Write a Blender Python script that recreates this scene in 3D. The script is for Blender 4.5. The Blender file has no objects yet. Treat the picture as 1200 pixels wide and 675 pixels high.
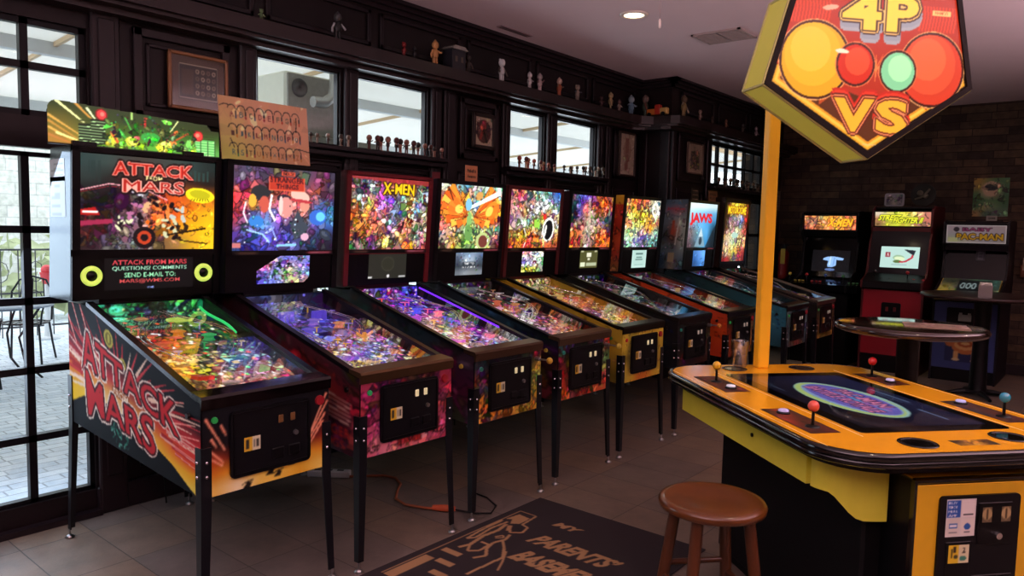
import bpy, math, random
import numpy as np
from mathutils import Vector, Matrix
S = bpy.context.scene
C = S.collection
PI = math.pi
# ------------------------------------------------------------------ camera
cam = bpy.data.cameras.new('camera'); co = bpy.data.objects.new('camera', cam); C.objects.link(co)
cam.sensor_width = 36; cam.lens = 871.05 / 1200 * 36; cam.clip_start = .05; cam.clip_end = 200
yaw, pit, rol = -0.6922, -0.0803, 0.0222
_f = Vector((math.sin(yaw)*math.cos(pit), math.cos(yaw)*math.cos(pit), math.sin(pit)))
_r = Vector((math.cos(yaw), -math.sin(yaw), 0)); _u = _r.cross(_f)
r2 = _r*math.cos(rol) + _u*math.sin(rol); u2 = -_r*math.sin(rol) + _u*math.cos(rol)
M = Matrix((r2, u2, -_f)).transposed().to_4x4(); M.translation = Vector((2.589, -1.751, 1.544))
co.matrix_world = M
S.camera = co
# ------------------------------------------------------------------ world, lights, exposure
S.view_settings.view_transform = 'Standard'; S.view_settings.look = 'None'
S.view_settings.exposure = 0.0; S.view_settings.gamma = 1; S.view_settings.use_curve_mapping = False
w = bpy.data.worlds.new('world'); S.world = w; w.use_nodes = True
nt = w.node_tree; bg = nt.nodes['Background']
bg.inputs['Color'].default_value = (.86, .93, 1, 1); bg.inputs['Strength'].default_value = 3.2
def light(name, kind, loc, energy, col=(1, 1, 1), size=1, sy=None, direc=(0, 0, -1), **k):
    l = bpy.data.lights.new(name, kind); l.energy = energy; l.color = col
    if kind == 'AREA':
        l.size = size
        if sy: l.shape = 'RECTANGLE'; l.size_y = sy
    for a, b in k.items(): setattr(l, a, b)
    o = bpy.data.objects.new(name, l); C.objects.link(o); o.location = loc
    o.rotation_euler = Vector(direc).to_track_quat('-Z', 'Y').to_euler()
    return o
# added fill lamps behind and beside the camera, aimed up to brighten the ceiling
light('front_ceiling_fill', 'AREA', (2.2, -3.9, 1.7), 320, (1, .78, .84), 3.6, 1.8, (-.1, 1, 1.3), spread=1.7)
light('side_ceiling_fill', 'AREA', (5.35, 2.5, 1.9), 400, (1, .74, .8), 6.0, 1.4, (-1, 0, 1.5), spread=1.7)
# daylight entering by the glazed door and the windows of the left wall
light('door_daylight', 'AREA', (-1.72, -.8, 1.15), 26, (.62, .78, 1), 1.1, 1.9, (1, .1, -.95))
for _y, _w in ((1.05, .6), (1.82, .6), (3.34, .5), (4.08, .6)):
    light('window_daylight', 'AREA', (-1.7, _y, 2.3), 3, (.8, .9, 1), _w, .45, (1, 0, .05))
# ------------------------------------------------------------------ helpers
def lin(c):
    if isinstance(c, str):
        c = [int(c[i:i+2], 16)/255 for i in (0, 2, 4)]
    return tuple(x/12.92 if x <= .04045 else ((x+.055)/1.055)**2.4 for x in c[:3])
_mats = {}
def mat(key, col='808080', rough=.5, metal=0, emis=None, es=1, noise=0, nscale=20, bump=0, coat=0, trans=0, ior=1.45, alpha=1, spec=.5):
    if key in _mats: return _mats[key]
    m = bpy.data.materials.new(key); m.use_nodes = True; t = m.node_tree; b = t.nodes['Principled BSDF']
    c = lin(col)
    b.inputs['Base Color'].default_value = (*c, 1); b.inputs['Roughness'].default_value = rough
    b.inputs['Metallic'].default_value = metal; b.inputs['Coat Weight'].default_value = coat
    b.inputs['Coat Roughness'].default_value = .08
    b.inputs['Transmission Weight'].default_value = trans; b.inputs['IOR'].default_value = ior
    b.inputs['Alpha'].default_value = alpha; b.inputs['Specular IOR Level'].default_value = spec
    if emis: b.inputs['Emission Color'].default_value = (*lin(emis), 1); b.inputs['Emission Strength'].default_value = es
    n = t.nodes.new('ShaderNodeTexNoise'); tc = t.nodes.new('ShaderNodeTexCoord')
    n.inputs['Scale'].default_value = nscale; n.inputs['Detail'].default_value = 4
    t.links.new(tc.outputs['Object'], n.inputs['Vector'])
    rp = t.nodes.new('ShaderNodeMix'); rp.data_type = 'RGBA'
    k = noise if noise else .06
    rp.inputs[6].default_value = (*[x*(1-k) for x in c], 1); rp.inputs[7].default_value = (*[min(1, x*(1+k)) for x in c], 1)
    t.links.new(n.outputs['Fac'], rp.inputs[0]); t.links.new(rp.outputs[2], b.inputs['Base Color'])
    if bump:
        bp = t.nodes.new('ShaderNodeBump'); bp.inputs['Strength'].default_value = bump; bp.inputs['Distance'].default_value = .01
        t.links.new(n.outputs['Fac'], bp.inputs['Height']); t.links.new(bp.outputs['Normal'], b.inputs['Normal'])
    _mats[key] = m; return m
def artmat(key, es=0, rough=.45, coat=0, spec=.35):
    if key in _mats: return _mats[key]
    m = bpy.data.materials.new(key); m.use_nodes = True; t = m.node_tree; b = t.nodes['Principled BSDF']
    a = t.nodes.new('ShaderNodeVertexColor'); a.layer_name = 'print'
    b.inputs['Roughness'].default_value = rough; b.inputs['Coat Weight'].default_value = coat; b.inputs['Coat Roughness'].default_value = .05; b.inputs['Specular IOR Level'].default_value = spec
    if es:
        g = t.nodes.new('ShaderNodeMix'); g.data_type = 'RGBA'; g.inputs[0].default_value = .8
        t.links.new(a.outputs['Color'], g.inputs[6]); g.inputs[7].default_value = (.01, .01, .01, 1)
        t.links.new(g.outputs[2], b.inputs['Base Color'])
        t.links.new(a.outputs['Color'], b.inputs['Emission Color']); b.inputs['Emission Strength'].default_value = es
    else: t.links.new(a.outputs['Color'], b.inputs['Base Color'])
    _mats[key] = m; return m
def glassmat(key='clear_glass', tint=(1, 1, 1), base=.04):
    if key in _mats: return _mats[key]
    m = bpy.data.materials.new(key); m.use_nodes = True; t = m.node_tree; t.nodes.clear()
    o = t.nodes.new('ShaderNodeOutputMaterial'); tr = t.nodes.new('ShaderNodeBsdfTransparent'); gl = t.nodes.new('ShaderNodeBsdfGlossy')
    gl.inputs['Roughness'].default_value = .03; tr.inputs['Color'].default_value = (*tint, 1)
    f = t.nodes.new('ShaderNodeLayerWeight'); f.inputs['Blend'].default_value = .12
    mx = t.nodes.new('ShaderNodeMixShader')
    ad = t.nodes.new('ShaderNodeMath'); ad.operation = 'MULTIPLY_ADD'; ad.inputs[1].default_value = .3; ad.inputs[2].default_value = base*.4
    t.links.new(f.outputs['Fresnel'], ad.inputs[0]); t.links.new(ad.outputs[0], mx.inputs[0])
    t.links.new(tr.outputs[0], mx.inputs[1]); t.links.new(gl.outputs[0], mx.inputs[2]); t.links.new(mx.outputs[0], o.inputs[0])
    _mats[key] = m; return m
class MB:
    def __init__(s): s.v = []; s.f = []; s.m = []; s.sm = []; s.c = 0
    def add(s, v, f, mi=0, sm=False):
        n = len(s.v); s.v += [tuple(p) for p in v]; s.f += [tuple(i+n for i in q) for q in f]; s.m += [mi]*len(f); s.sm += [sm]*len(f); return s
    def box(s, x0, x1, y0, y1, z0, z1, mi=0, bev=0):
        if x0 > x1: x0, x1 = x1, x0
        if y0 > y1: y0, y1 = y1, y0
        if z0 > z1: z0, z1 = z1, z0
        if bev:
            b = min(bev, (x1-x0)/2.01, (y1-y0)/2.01, (z1-z0)/2.01); V = []; idx = {}
            X = (x0, x1); Y = (y0, y1); Z = (z0, z1)
            for i in (0, 1):
                for j in (0, 1):
                    for k in (0, 1):
                        sx, sy, sz = (1 if i == 0 else -1)*b, (1 if j == 0 else -1)*b, (1 if k == 0 else -1)*b
                        for a in range(3):
                            idx[i, j, k, a] = len(V)
                            V.append((X[i]+(sx if a != 0 else 0), Y[j]+(sy if a != 1 else 0), Z[k]+(sz if a != 2 else 0)))
            F = []
            o = [(0, 0), (1, 0), (1, 1), (0, 1)]
            for a in range(3):
                for q in (0, 1):
                    fc = []
                    for p in o:
                        t = list(p); t.insert(a, q); fc.append(idx[t[0], t[1], t[2], a])
                    if (a == 1) ^ (q == 0): fc.reverse()
                    F.append(fc)
            for a in range(3):   # edges along axis a
                b1, b2 = [c for c in range(3) if c != a]
                for p in (0, 1):
                    for q in (0, 1):
                        def g(t, ax):
                            l = [0, 0, 0]; l[a] = t; l[b1] = p; l[b2] = q; return idx[l[0], l[1], l[2], ax]
                        F.append([g(0, b1), g(1, b1), g(1, b2), g(0, b2)])
            for i in (0, 1):
                for j in (0, 1):
                    for k in (0, 1): F.append([idx[i, j, k, 0], idx[i, j, k, 1], idx[i, j, k, 2]])
            return s.add(V, F, mi)
        v = [(x0, y0, z0), (x1, y0, z0), (x1, y1, z0), (x0, y1, z0), (x0, y0, z1), (x1, y0, z1), (x1, y1, z1), (x0, y1, z1)]
        return s.add(v, [(0, 3, 2, 1), (4, 5, 6, 7), (0, 1, 5, 4), (1, 2, 6, 5), (2, 3, 7, 6), (3, 0, 4, 7)], mi)
    def prism(s, pts, fn, a, b, mi=0, sm=False):
        # pts 2D polygon, fn(p,q,t)->xyz
        n = len(pts); v = [fn(p, q, a) for p, q in pts] + [fn(p, q, b) for p, q in pts]
        s.add(v, [tuple(range(n))[::-1], tuple(range(n, 2*n))], mi)
        return s.add(v, [(i, (i+1) % n, n+(i+1) % n, n+i) for i in range(n)], mi, sm)
    def cone(s, p0, p1, r0, r1, n=12, mi=0, cap=True, sm=True):
        p0 = Vector(p0); p1 = Vector(p1); d = (p1-p0)
        d.normalize(); a = d.orthogonal().normalized(); b = d.cross(a)
        v = []
        for p, r in ((p0, r0), (p1, r1)):
            for i in range(n):
                t = 2*PI*i/n; v.append(p+(a*math.cos(t)+b*math.sin(t))*r)
        s.add(v, [(i, (i+1) % n, n+(i+1) % n, n+i) for i in range(n)], mi, sm)
        if cap: s.add(v, [tuple(range(n))[::-1], tuple(range(n, 2*n))], mi)
        return s
    def tube(s, pts, r, n=6, mi=0, closed=False):
        pts = [Vector(p) for p in pts]; N = len(pts); v = []; prev = None
        for i, p in enumerate(pts):
            if closed: d = pts[(i+1) % N]-pts[i-1]
            else: d = pts[min(i+1, N-1)]-pts[max(i-1, 0)]
            d.normalize()
            if prev is None: a = d.orthogonal().normalized()
            else: a = (prev - d*prev.dot(d)); a = a.normalized() if a.length > 1e-6 else d.orthogonal().normalized()
            prev = a; b = d.cross(a)
            rr = r[i] if isinstance(r, (list, tuple)) else r
            for k in range(n):
                t = 2*PI*k/n; v.append(p+(a*math.cos(t)+b*math.sin(t))*rr)
        f = []
        for i in range(N if closed else N-1):
            j = (i+1) % N
            for k in range(n): f.append((i*n+k, i*n+(k+1) % n, j*n+(k+1) % n, j*n+k))
        s.add(v, f, mi, True)
        if not closed: s.add(v, [tuple(range(n))[::-1], tuple(range((N-1)*n, N*n))], mi)
        return s
    def lathe(s, prof, c=(0, 0, 0), n=20, mi=0, sx=1, sy=1):
        v = []; f = []
        for r, z in prof:
            for k in range(n):
                t = 2*PI*k/n; v.append((c[0]+r*math.cos(t)*sx, c[1]+r*math.sin(t)*sy, c[2]+z))
        for i in range(len(prof)-1):
            for k in range(n): f.append((i*n+k, i*n+(k+1) % n, (i+1)*n+(k+1) % n, (i+1)*n+k))
        s.add(v, f, mi, True)
        if prof[0][0] > 1e-4: s.add(v, [tuple(range(n))[::-1]], mi)
        if prof[-1][0] > 1e-4: s.add(v, [tuple(range((len(prof)-1)*n, len(prof)*n))], mi)
        return s
    def ball(s, c, r, n=12, mi=0, sc=(1, 1, 1)):
        m = max(5, n//2+1); v = []; f = []
        for i in range(m):
            ph = PI*i/(m-1)
            for k in range(n):
                t = 2*PI*k/n
                v.append((c[0]+r*sc[0]*math.sin(ph)*math.cos(t), c[1]+r*sc[1]*math.sin(ph)*math.sin(t), c[2]-r*sc[2]*math.cos(ph)))
        for i in range(m-1):
            for k in range(n): f.append((i*n+k, i*n+(k+1) % n, (i+1)*n+(k+1) % n, (i+1)*n+k))
        return s.add(v, f, mi, True)
def obj(name, mb, mats, parent=None, loc=None, rz=None):
    me = bpy.data.meshes.new(name); me.from_pydata(mb.v, [], mb.f)
    if not isinstance(mats, (list, tuple)): mats = [mats]
    for m in mats: me.materials.append(m)
    me.polygons.foreach_set('material_index', mb.m); me.polygons.foreach_set('use_smooth', mb.sm)
    me.validate(); me.update()
    o = bpy.data.objects.new(name, me); C.objects.link(o)
    if parent: o.parent = parent
    if loc: o.location = loc
    if rz is not None: o.rotation_euler = (0, 0, rz)
    return o
def tag(o, label, cat, group=None, kind=None):
    o['label'] = label; o['category'] = cat
    if group: o['group'] = group
    if kind: o['kind'] = kind
    return o
def thing(name, label, cat, loc=(0, 0, 0), rz=0, group=None):
    o = bpy.data.objects.new(name, None); C.objects.link(o); o.location = loc; o.rotation_euler = (0, 0, rz); o.empty_display_size = .1
    return tag(o, label, cat, group)
def struct(name, mb, mats):
    o = obj(name, mb, mats); o['kind'] = 'structure'; return o
def copy_tree(o, parent=None):
    c = o.copy(); C.objects.link(c)
    if parent: c.parent = parent
    for ch in list(o.children): copy_tree(ch, c)
    return c
# ------------------------------------------------------------------ raster painter for printed and backlit artwork
_tx = {}
def text_tris(s, bold=.0):
    k = (s, bold)
    if k in _tx: return _tx[k]
    cu = bpy.data.curves.new('t', 'FONT'); cu.body = s; cu.resolution_u = 3; cu.offset = bold; cu.fill_mode = 'FRONT'
    o = bpy.data.objects.new('t', cu); C.objects.link(o); bpy.context.view_layer.update()
    dg = bpy.context.evaluated_depsgraph_get(); me = o.evaluated_get(dg).to_mesh(); me.calc_loop_triangles()
    P = np.array([v.co[:2] for v in me.vertices]); T = np.array([t.vertices[:] for t in me.loop_triangles])
    o.evaluated_get(dg).to_mesh_clear(); bpy.data.objects.remove(o); bpy.data.curves.remove(cu)
    lo = P.min(0); hi = P.max(0); P = P-lo
    _tx[k] = (P, T, hi-lo); return _tx[k]
class Ras:
    def __init__(s, w, h, asp, bg='101010'):
        s.w, s.h, s.asp = w, h, asp   # asp = physical width / height
        s.a = np.zeros((h, w, 3)); s.a[:] = s.c(bg)
    def c(s, c): return np.array([int(c[i:i+2], 16)/255 for i in (0, 2, 4)]) if isinstance(c, str) else np.array(c)
    def grid(s, rows):
        g = np.array([[s.c(c) for c in r.split()] for r in rows]); H, W = g.shape[:2]
        y = np.clip((np.arange(s.h)+.5)/s.h*H-.5, 0, H-1); x = np.clip((np.arange(s.w)+.5)/s.w*W-.5, 0, W-1)
        y0 = np.minimum(y.astype(int), H-2) if H > 1 else np.zeros(s.h, int); x0 = np.minimum(x.astype(int), W-2) if W > 1 else np.zeros(s.w, int)
        y1 = np.minimum(y0+1, H-1); x1 = np.minimum(x0+1, W-1)
        fy = (y-y0)[:, None, None]; fx = (x-x0)[None, :, None]
        s.a = (g[y0][:, x0]*(1-fx)+g[y0][:, x1]*fx)*(1-fy)+(g[y1][:, x0]*(1-fx)+g[y1][:, x1]*fx)*fy
        return s
    def _sub(s, u0, u1, v0, v1):
        x0 = max(0, int(u0*s.w)-1); x1 = min(s.w, int(u1*s.w)+2); y0 = max(0, int((1-v1)*s.h)-1); y1 = min(s.h, int((1-v0)*s.h)+2)
        if x1 <= x0 or y1 <= y0: return None
        X, Y = np.meshgrid((np.arange(x0, x1)+.5)/s.w, 1-(np.arange(y0, y1)+.5)/s.h)
        return slice(y0, y1), slice(x0, x1), X, Y
    def ell(s, u, v, r, rv=None, col='ffffff', rot=0, al=1, ring=None, ang=None):
        # r radius in units of height; rv second radius
        rv = rv or r; R = max(r, rv)
        q = s._sub(u-R/s.asp, u+R/s.asp, v-R, v+R)
        if q is None: return s
        ys, xs, X, Y = q; dx = (X-u)*s.asp; dy = Y-v; cr, sr = math.cos(rot), math.sin(rot)
        a = (dx*cr+dy*sr)/r; b = (-dx*sr+dy*cr)/rv; d = np.sqrt(a*a+b*b); m = d <= 1
        if ring: m &= d >= ring
        s.a[ys, xs][m] = s.a[ys, xs][m]*(1-al)+s.c(col)*al
        return s
    def poly(s, pts, col, al=1):
        us = [p[0] for p in pts]; vs = [p[1] for p in pts]; q = s._sub(min(us), max(us), min(vs), max(vs))
        if q is None: return s
        ys, xs, X, Y = q; m = np.zeros(X.shape, bool); n = len(pts)
        for i in range(n):
            x0, y0 = pts[i]; x1, y1 = pts[(i+1) % n]
            if y0 == y1: continue
            c = ((y0 > Y) != (y1 > Y)) & (X < (x1-x0)*(Y-y0)/(y1-y0)+x0); m ^= c
        s.a[ys, xs][m] = s.a[ys, xs][m]*(1-al)+s.c(col)*al
        return s
    def rect(s, u0, v0, u1, v1, col, al=1): return s.poly([(u0, v0), (u1, v0), (u1, v1), (u0, v1)], col, al)
    def line(s, pts, wd, col, al=1, w2=None):
        for (a, b), (c, d) in zip(pts, pts[1:]):
            dx = (c-a)*s.asp; dy = d-b; L = math.hypot(dx, dy) or 1; nx, ny = -dy/L*wd/2, dx/L*wd/2; k = 1 if w2 is None else w2/wd
            s.poly([(a+nx/s.asp, b+ny), (c+nx*k/s.asp, d+ny*k), (c-nx*k/s.asp, d-ny*k), (a-nx/s.asp, b-ny)], col, al)
        return s
    def frame(s, u0, v0, u1, v1, wd, col): return s.line([(u0, v0), (u1, v0), (u1, v1), (u0, v1), (u0, v0)], wd, col)
    def text(s, t, u, v, h, col, w=None, sh=0, bold=.02, out=None, ow=.0, rot=0, slope=0, sq=None):
        # centre u,v ; h height ; w width in u ; sh shear ; slope dv/du
        P, T, sz = text_tris(t, bold)
        W = (w if w else h*sz[0]/max(sz[1], 1e-3)/s.asp)
        if out:
            for k in range(8):
                an = k*PI/4; s.text(t, u+math.cos(an)*ow/s.asp, v+math.sin(an)*ow, h, out, W, sh, bold, slope=slope, rot=rot, sq=sq)
        X = P[:, 0]/sz[0]-.5; Y = P[:, 1]/sz[1]-.5
        if sq: Y = Y*(1+sq*(np.abs(X)*2)**2)      # letters grow towards the ends
        U = X*W+sh*Y*h/s.asp; V = Y*h+slope*X*W
        if rot:
            a = U*s.asp; U, V = (a*math.cos(rot)-V*math.sin(rot))/s.asp, a*math.sin(rot)+V*math.cos(rot)
        U = U+u; V = V+v; col = s.c(col)
        for tr in T:
            pts = [(U[i], V[i]) for i in tr]; us = [p[0] for p in pts]; vs = [p[1] for p in pts]
            q = s._sub(min(us), max(us), min(vs), max(vs))
            if q is None: continue
            ys, xs, XX, YY = q; (ax, ay), (bx, by), (cx, cy) = pts
            d1 = (bx-ax)*(YY-ay)-(by-ay)*(XX-ax); d2 = (cx-bx)*(YY-by)-(cy-by)*(XX-bx); d3 = (ax-cx)*(YY-cy)-(ay-cy)*(XX-cx)
            m = ((d1 >= 0) & (d2 >= 0) & (d3 >= 0)) | ((d1 <= 0) & (d2 <= 0) & (d3 <= 0))
            s.a[ys, xs][m] = col
        return s
    def collage(s, n, seed, r0=.02, r1=.08, jit=.22, ink=.3, inkc='0c0810', spot=0, sp=('fff4d0', 'ffffff'), reg=(0, 0, 1, 1)):
        rs = random.Random(seed); base = s.a.copy(); ik = s.c(inkc)
        for i in range(n):
            u = rs.uniform(reg[0], reg[2]); v = rs.uniform(reg[1], reg[3])
            c = base[min(s.h-1, int((1-v)*s.h)), min(s.w-1, int(u*s.w))]
            k = rs.uniform(1-jit*2.4, 1+jit*1.8); c = np.clip(c*k+np.array([rs.uniform(-jit, jit)*.5 for _ in range(3)]), 0, 1)
            r = r0+(r1-r0)*rs.random()**2; t = rs.random(); dk = c*.25+ik*.6; o = rs.random() < ink*1.6
            if i < n*.4 and n > 100: r = rs.uniform(r1*.7, r1*1.7); o = ink > .05; t *= .8
            if t < .35:
                q = r*rs.uniform(.3, .8); a = rs.uniform(0, PI)
                if o: s.ell(u, v, r+.006, q+.006, dk, a)
                s.ell(u, v, r, q, c, a).ell(u-r*.15/s.asp, v+q*.25, r*.55, q*.45, np.clip(c*1.3+.05, 0, 1), a)
            elif t < .7:
                a = rs.uniform(0, 2*PI); pts = []
                for k2 in range(6):
                    b = a+k2*1.047+rs.uniform(-.4, .4); q = r*(rs.uniform(.8, 1.3) if k2 % 2 else rs.uniform(.3, .7)); pts.append((u+math.cos(b)*q/s.asp, v+math.sin(b)*q))
                if o: s.poly([(u+(x-u)*1.25, v+(y-v)*1.25) for x, y in pts], dk)
                s.poly(pts, c)
            else:
                a = rs.uniform(0, 2*PI); L = r*rs.uniform(1.2, 2.6); p0 = (u, v); p1 = (u+math.cos(a)*L/s.asp, v+math.sin(a)*L); a += rs.uniform(-1, 1); p2 = (p1[0]+math.cos(a)*L*.8/s.asp, p1[1]+math.sin(a)*L*.8)
                if o: s.line([p0, p1, p2], r*.35+.01, dk, w2=.008)
                s.line([p0, p1, p2], r*.35, c if rs.random() > ink*.25 else dk, w2=.004)
        for i in range(spot):
            u = rs.uniform(reg[0], reg[2]); v = rs.uniform(reg[1], reg[3]); s.ell(u, v, rs.uniform(.005, .013), None, rs.choice(sp))
        return s
def art(name, R, bl, br, tl, tr, m, parent=None, mask=None, loc=None):
    W, H = R.w, R.h; a = R.a
    # vertices at pixel corners: colour by averaging
    p = np.pad(a, ((0, 1), (0, 1), (0, 0)), mode='edge'); q = np.pad(a, ((1, 0), (1, 0), (0, 0)), mode='edge')
    p2 = np.pad(a, ((0, 1), (1, 0), (0, 0)), mode='edge'); p3 = np.pad(a, ((1, 0), (0, 1), (0, 0)), mode='edge')
    col = np.clip((p+q+p2+p3)/4, 0, 1)
    col = np.where(col <= .04045, col/12.92, ((col+.055)/1.055)**2.4)
    u = np.linspace(0, 1, W+1)[None, :, None]; v = np.linspace(1, 0, H+1)[:, None, None]
    bl, br, tl, tr = [np.array(x, float) for x in (bl, br, tl, tr)]
    P = (bl*(1-u)+br*u)*(1-v)+(tl*(1-u)+tr*u)*v
    i = np.arange(H)[:, None]*(W+1)+np.arange(W)[None, :]
    F = np.stack([i+W+1, i+W+2, i+1, i], -1).reshape(-1, 4)
    if mask is not None:
        uc = (np.arange(W)+.5)/W; vc = 1-(np.arange(H)+.5)/H; UU, VV = np.meshgrid(uc, vc); F = F[mask(UU, VV).reshape(-1)]
    me = bpy.data.meshes.new(name); nv = (W+1)*(H+1); nf = len(F)
    me.vertices.add(nv); me.vertices.foreach_set('co', P.reshape(-1).astype('f'))
    me.loops.add(nf*4); me.loops.foreach_set('vertex_index', F.reshape(-1).astype('i'))
    me.polygons.add(nf); me.polygons.foreach_set('loop_start', (np.arange(nf)*4).astype('i')); me.polygons.foreach_set('loop_total', np.full(nf, 4, 'i'))
    ca = me.color_attributes.new('print', 'FLOAT_COLOR', 'POINT')
    ca.data.foreach_set('color', np.concatenate([col, np.ones((H+1, W+1, 1))], -1).reshape(-1).astype('f'))
    me.materials.append(m); me.update(calc_edges=True); me.validate()
    o = bpy.data.objects.new(name, me); C.objects.link(o)
    if parent: o.parent = parent
    if loc: o.location = loc
    return o
# ------------------------------------------------------------------ shared materials
WOOD = mat('dark_stained_wood', '1b1214', .42, noise=.35, nscale=9, spec=.35, bump=.15)
WOOD2 = mat('dark_moulding_wood', '20161a', .36, noise=.3, nscale=12, spec=.4)
BLACK = mat('black_laminate', '08080b', .36, spec=.3)
SATIN = mat('black_powder_coat', '0d0d11', .4, spec=.3)
GLOSSB = mat('gloss_black_plastic', '08080a', .1, coat=.5)
STEEL = mat('brushed_steel', 'b8b8b8', .28, metal=1)
CHROME = mat('chrome', 'e0e0e0', .1, metal=1)
GLASS = glassmat()
ART = artmat('printed_artwork', 0, .42)
ARTG = artmat('glossy_printed_artwork', 0, .5, spec=.2)
LIT = artmat('backlit_artwork', 1.35, .3)
PFM = artmat('lit_playfield_print', 1.3, .25, coat=.6)
# ------------------------------------------------------------------ ROOM STRUCTURE
def nodes_floor():
    m = bpy.data.materials.new('slate_tiles'); m.use_nodes = True; t = m.node_tree; b = t.nodes['Principled BSDF']
    tc = t.nodes.new('ShaderNodeTexCoord'); mp = t.nodes.new('ShaderNodeMapping'); mp.inputs['Location'].default_value = (.82, .0, 0)
    t.links.new(tc.outputs['Object'], mp.inputs[0])
    br = t.nodes.new('ShaderNodeTexBrick'); br.offset = 0; br.squash = 1
    br.inputs['Scale'].default_value = 1; br.inputs['Brick Width'].default_value = .457; br.inputs['Row Height'].default_value = .31
    br.inputs['Mortar Size'].default_value = .003; br.inputs['Mortar Smooth'].default_value = .4
    br.inputs['Color1'].default_value = (*lin('675e58'), 1); br.inputs['Color2'].default_value = (*lin('7c6957'), 1); br.inputs['Mortar'].default_value = (*lin('3a322e'), 1)
    t.links.new(mp.outputs[0], br.inputs[0])
    n = t.nodes.new('ShaderNodeTexNoise'); n.inputs['Scale'].default_value = 5; n.inputs['Detail'].default_value = 8; n.inputs['Roughness'].default_value = .7
    t.links.new(tc.outputs['Object'], n.inputs[0])
    mx = t.nodes.new('ShaderNodeMix'); mx.data_type = 'RGBA'; mx.blend_type = 'OVERLAY'; mx.inputs[0].default_value = .75
    t.links.new(br.outputs['Color'], mx.inputs[6]); t.links.new(n.outputs['Fac'], mx.inputs[7]); t.links.new(mx.outputs[2], b.inputs['Base Color'])
    mr = t.nodes.new('ShaderNodeMapRange'); mr.inputs[3].default_value = .3; mr.inputs[4].default_value = .6
    t.links.new(n.outputs['Fac'], mr.inputs[0]); t.links.new(mr.outputs[0], b.inputs['Roughness'])
    bp = t.nodes.new('ShaderNodeBump'); bp.inputs['Strength'].default_value = .35; bp.inputs['Distance'].default_value = .01
    ad = t.nodes.new('ShaderNodeMath'); ad.operation = 'SUBTRACT'; t.links.new(n.outputs['Fac'], ad.inputs[0]); t.links.new(br.outputs['Fac'], ad.inputs[1])
    t.links.new(ad.outputs[0], bp.inputs['Height']); t.links.new(bp.outputs[0], b.inputs['Normal'])
    return m
def nodes_brick(key, c1, c2, mo, bw, rh, ms, axis='xz', noise=.8, rough=.85, bump=.8, off=.5):
    m = bpy.data.materials.new(key); m.use_nodes = True; t = m.node_tree; b = t.nodes['Principled BSDF']; b.inputs['Roughness'].default_value = rough
    tc = t.nodes.new('ShaderNodeTexCoord'); sp = t.nodes.new('ShaderNodeSeparateXYZ'); cb = t.nodes.new('ShaderNodeCombineXYZ')
    t.links.new(tc.outputs['Object'], sp.inputs[0])
    t.links.new(sp.outputs['XYZ'.index(axis[0].upper())], cb.inputs[0]); t.links.new(sp.outputs['XYZ'.index(axis[1].upper())], cb.inputs[1])
    nn = t.nodes.new('ShaderNodeTexNoise'); nn.inputs['Scale'].default_value = 1.3; t.links.new(cb.outputs[0], nn.inputs[0])
    br = t.nodes.new('ShaderNodeTexBrick'); br.offset = off; br.squash = .7; br.squash_frequency = 3; br.offset_frequency = 2
    br.inputs['Scale'].default_value = 1; br.inputs['Brick Width'].default_value = bw; br.inputs['Row Height'].default_value = rh
    br.inputs['Mortar Size'].default_value = ms; br.inputs['Bias'].default_value = 0
    for k, c in (('Color1', c1), ('Color2', c2), ('Mortar', mo)): br.inputs[k].default_value = (*lin(c), 1)
    t.links.new(cb.outputs[0], br.inputs[0])
    n = t.nodes.new('ShaderNodeTexNoise'); n.inputs['Scale'].default_value = 12; n.inputs['Detail'].default_value = 6; t.links.new(tc.outputs['Object'], n.inputs[0])
    mx = t.nodes.new('ShaderNodeMix'); mx.data_type = 'RGBA'; mx.blend_type = 'OVERLAY'; mx.inputs[0].default_value = noise
    t.links.new(br.outputs['Color'], mx.inputs[6]); t.links.new(n.outputs['Fac'], mx.inputs[7]); t.links.new(mx.outputs[2], b.inputs['Base Color'])
    bp = t.nodes.new('ShaderNodeBump'); bp.inputs['Strength'].default_value = bump; bp.inputs['Distance'].default_value = .02
    ad = t.nodes.new('ShaderNodeMath'); ad.operation = 'SUBTRACT'; t.links.new(n.outputs['Fac'], ad.inputs[0]); t.links.new(br.outputs['Fac'], ad.inputs[1])
    t.links.new(ad.outputs[0], bp.inputs['Height']); t.links.new(bp.outputs[0], b.inputs['Normal'])
    return m
HC = 3.1; XW = -1.5; XB = -1.12; YB = 8.4; YS = 5.22; XR = 5.5; YF = -4.2
struct('floor', MB().box(XW-.15, XR+.15, YF-.15, YB+.15, -.12, 0), nodes_floor())
struct('ceiling', MB().box(XW-.15, XR+.15, YF-.15, YB+.15, HC, HC+.1), mat('painted_ceiling', 'd6c2c6', .8, noise=.04, nscale=3))
def wall_open(y0, y1, z0, z1, ops, xa, xb):
    ys = sorted({y0, y1, *[o[0] for o in ops], *[o[1] for o in ops]}); zs = sorted({z0, z1, *[o[2] for o in ops], *[o[3] for o in ops]})
    mb = MB()
    for a, b in zip(ys, ys[1:]):
        run = None
        for c, d in zip(zs, zs[1:]):
            ym, zm = (a+b)/2, (c+d)/2
            if any(o[0] < ym < o[1] and o[2] < zm < o[3] for o in ops):
                if run: mb.box(xa, xb, a, b, run[0], run[1]); run = None
            else: run = [run[0], d] if run else [c, d]
        if run: mb.box(xa, xb, a, b, run[0], run[1])
    return mb
WIN = [(.75, 1.355), (1.5, 2.15), (3.1, 3.58), (3.76, 4.4)]
ops = [(-1.46, -.2, .13, 1.88), (-1.46, -.2, 2.03, 2.49)] + [(a, b, 2.06, 2.545) for a, b in WIN] + [(a, b, .75, 1.93) for a, b in WIN]
struct('wall_left', wall_open(YF, YS, 0, HC, ops, XW-.06, XW), WOOD)
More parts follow.
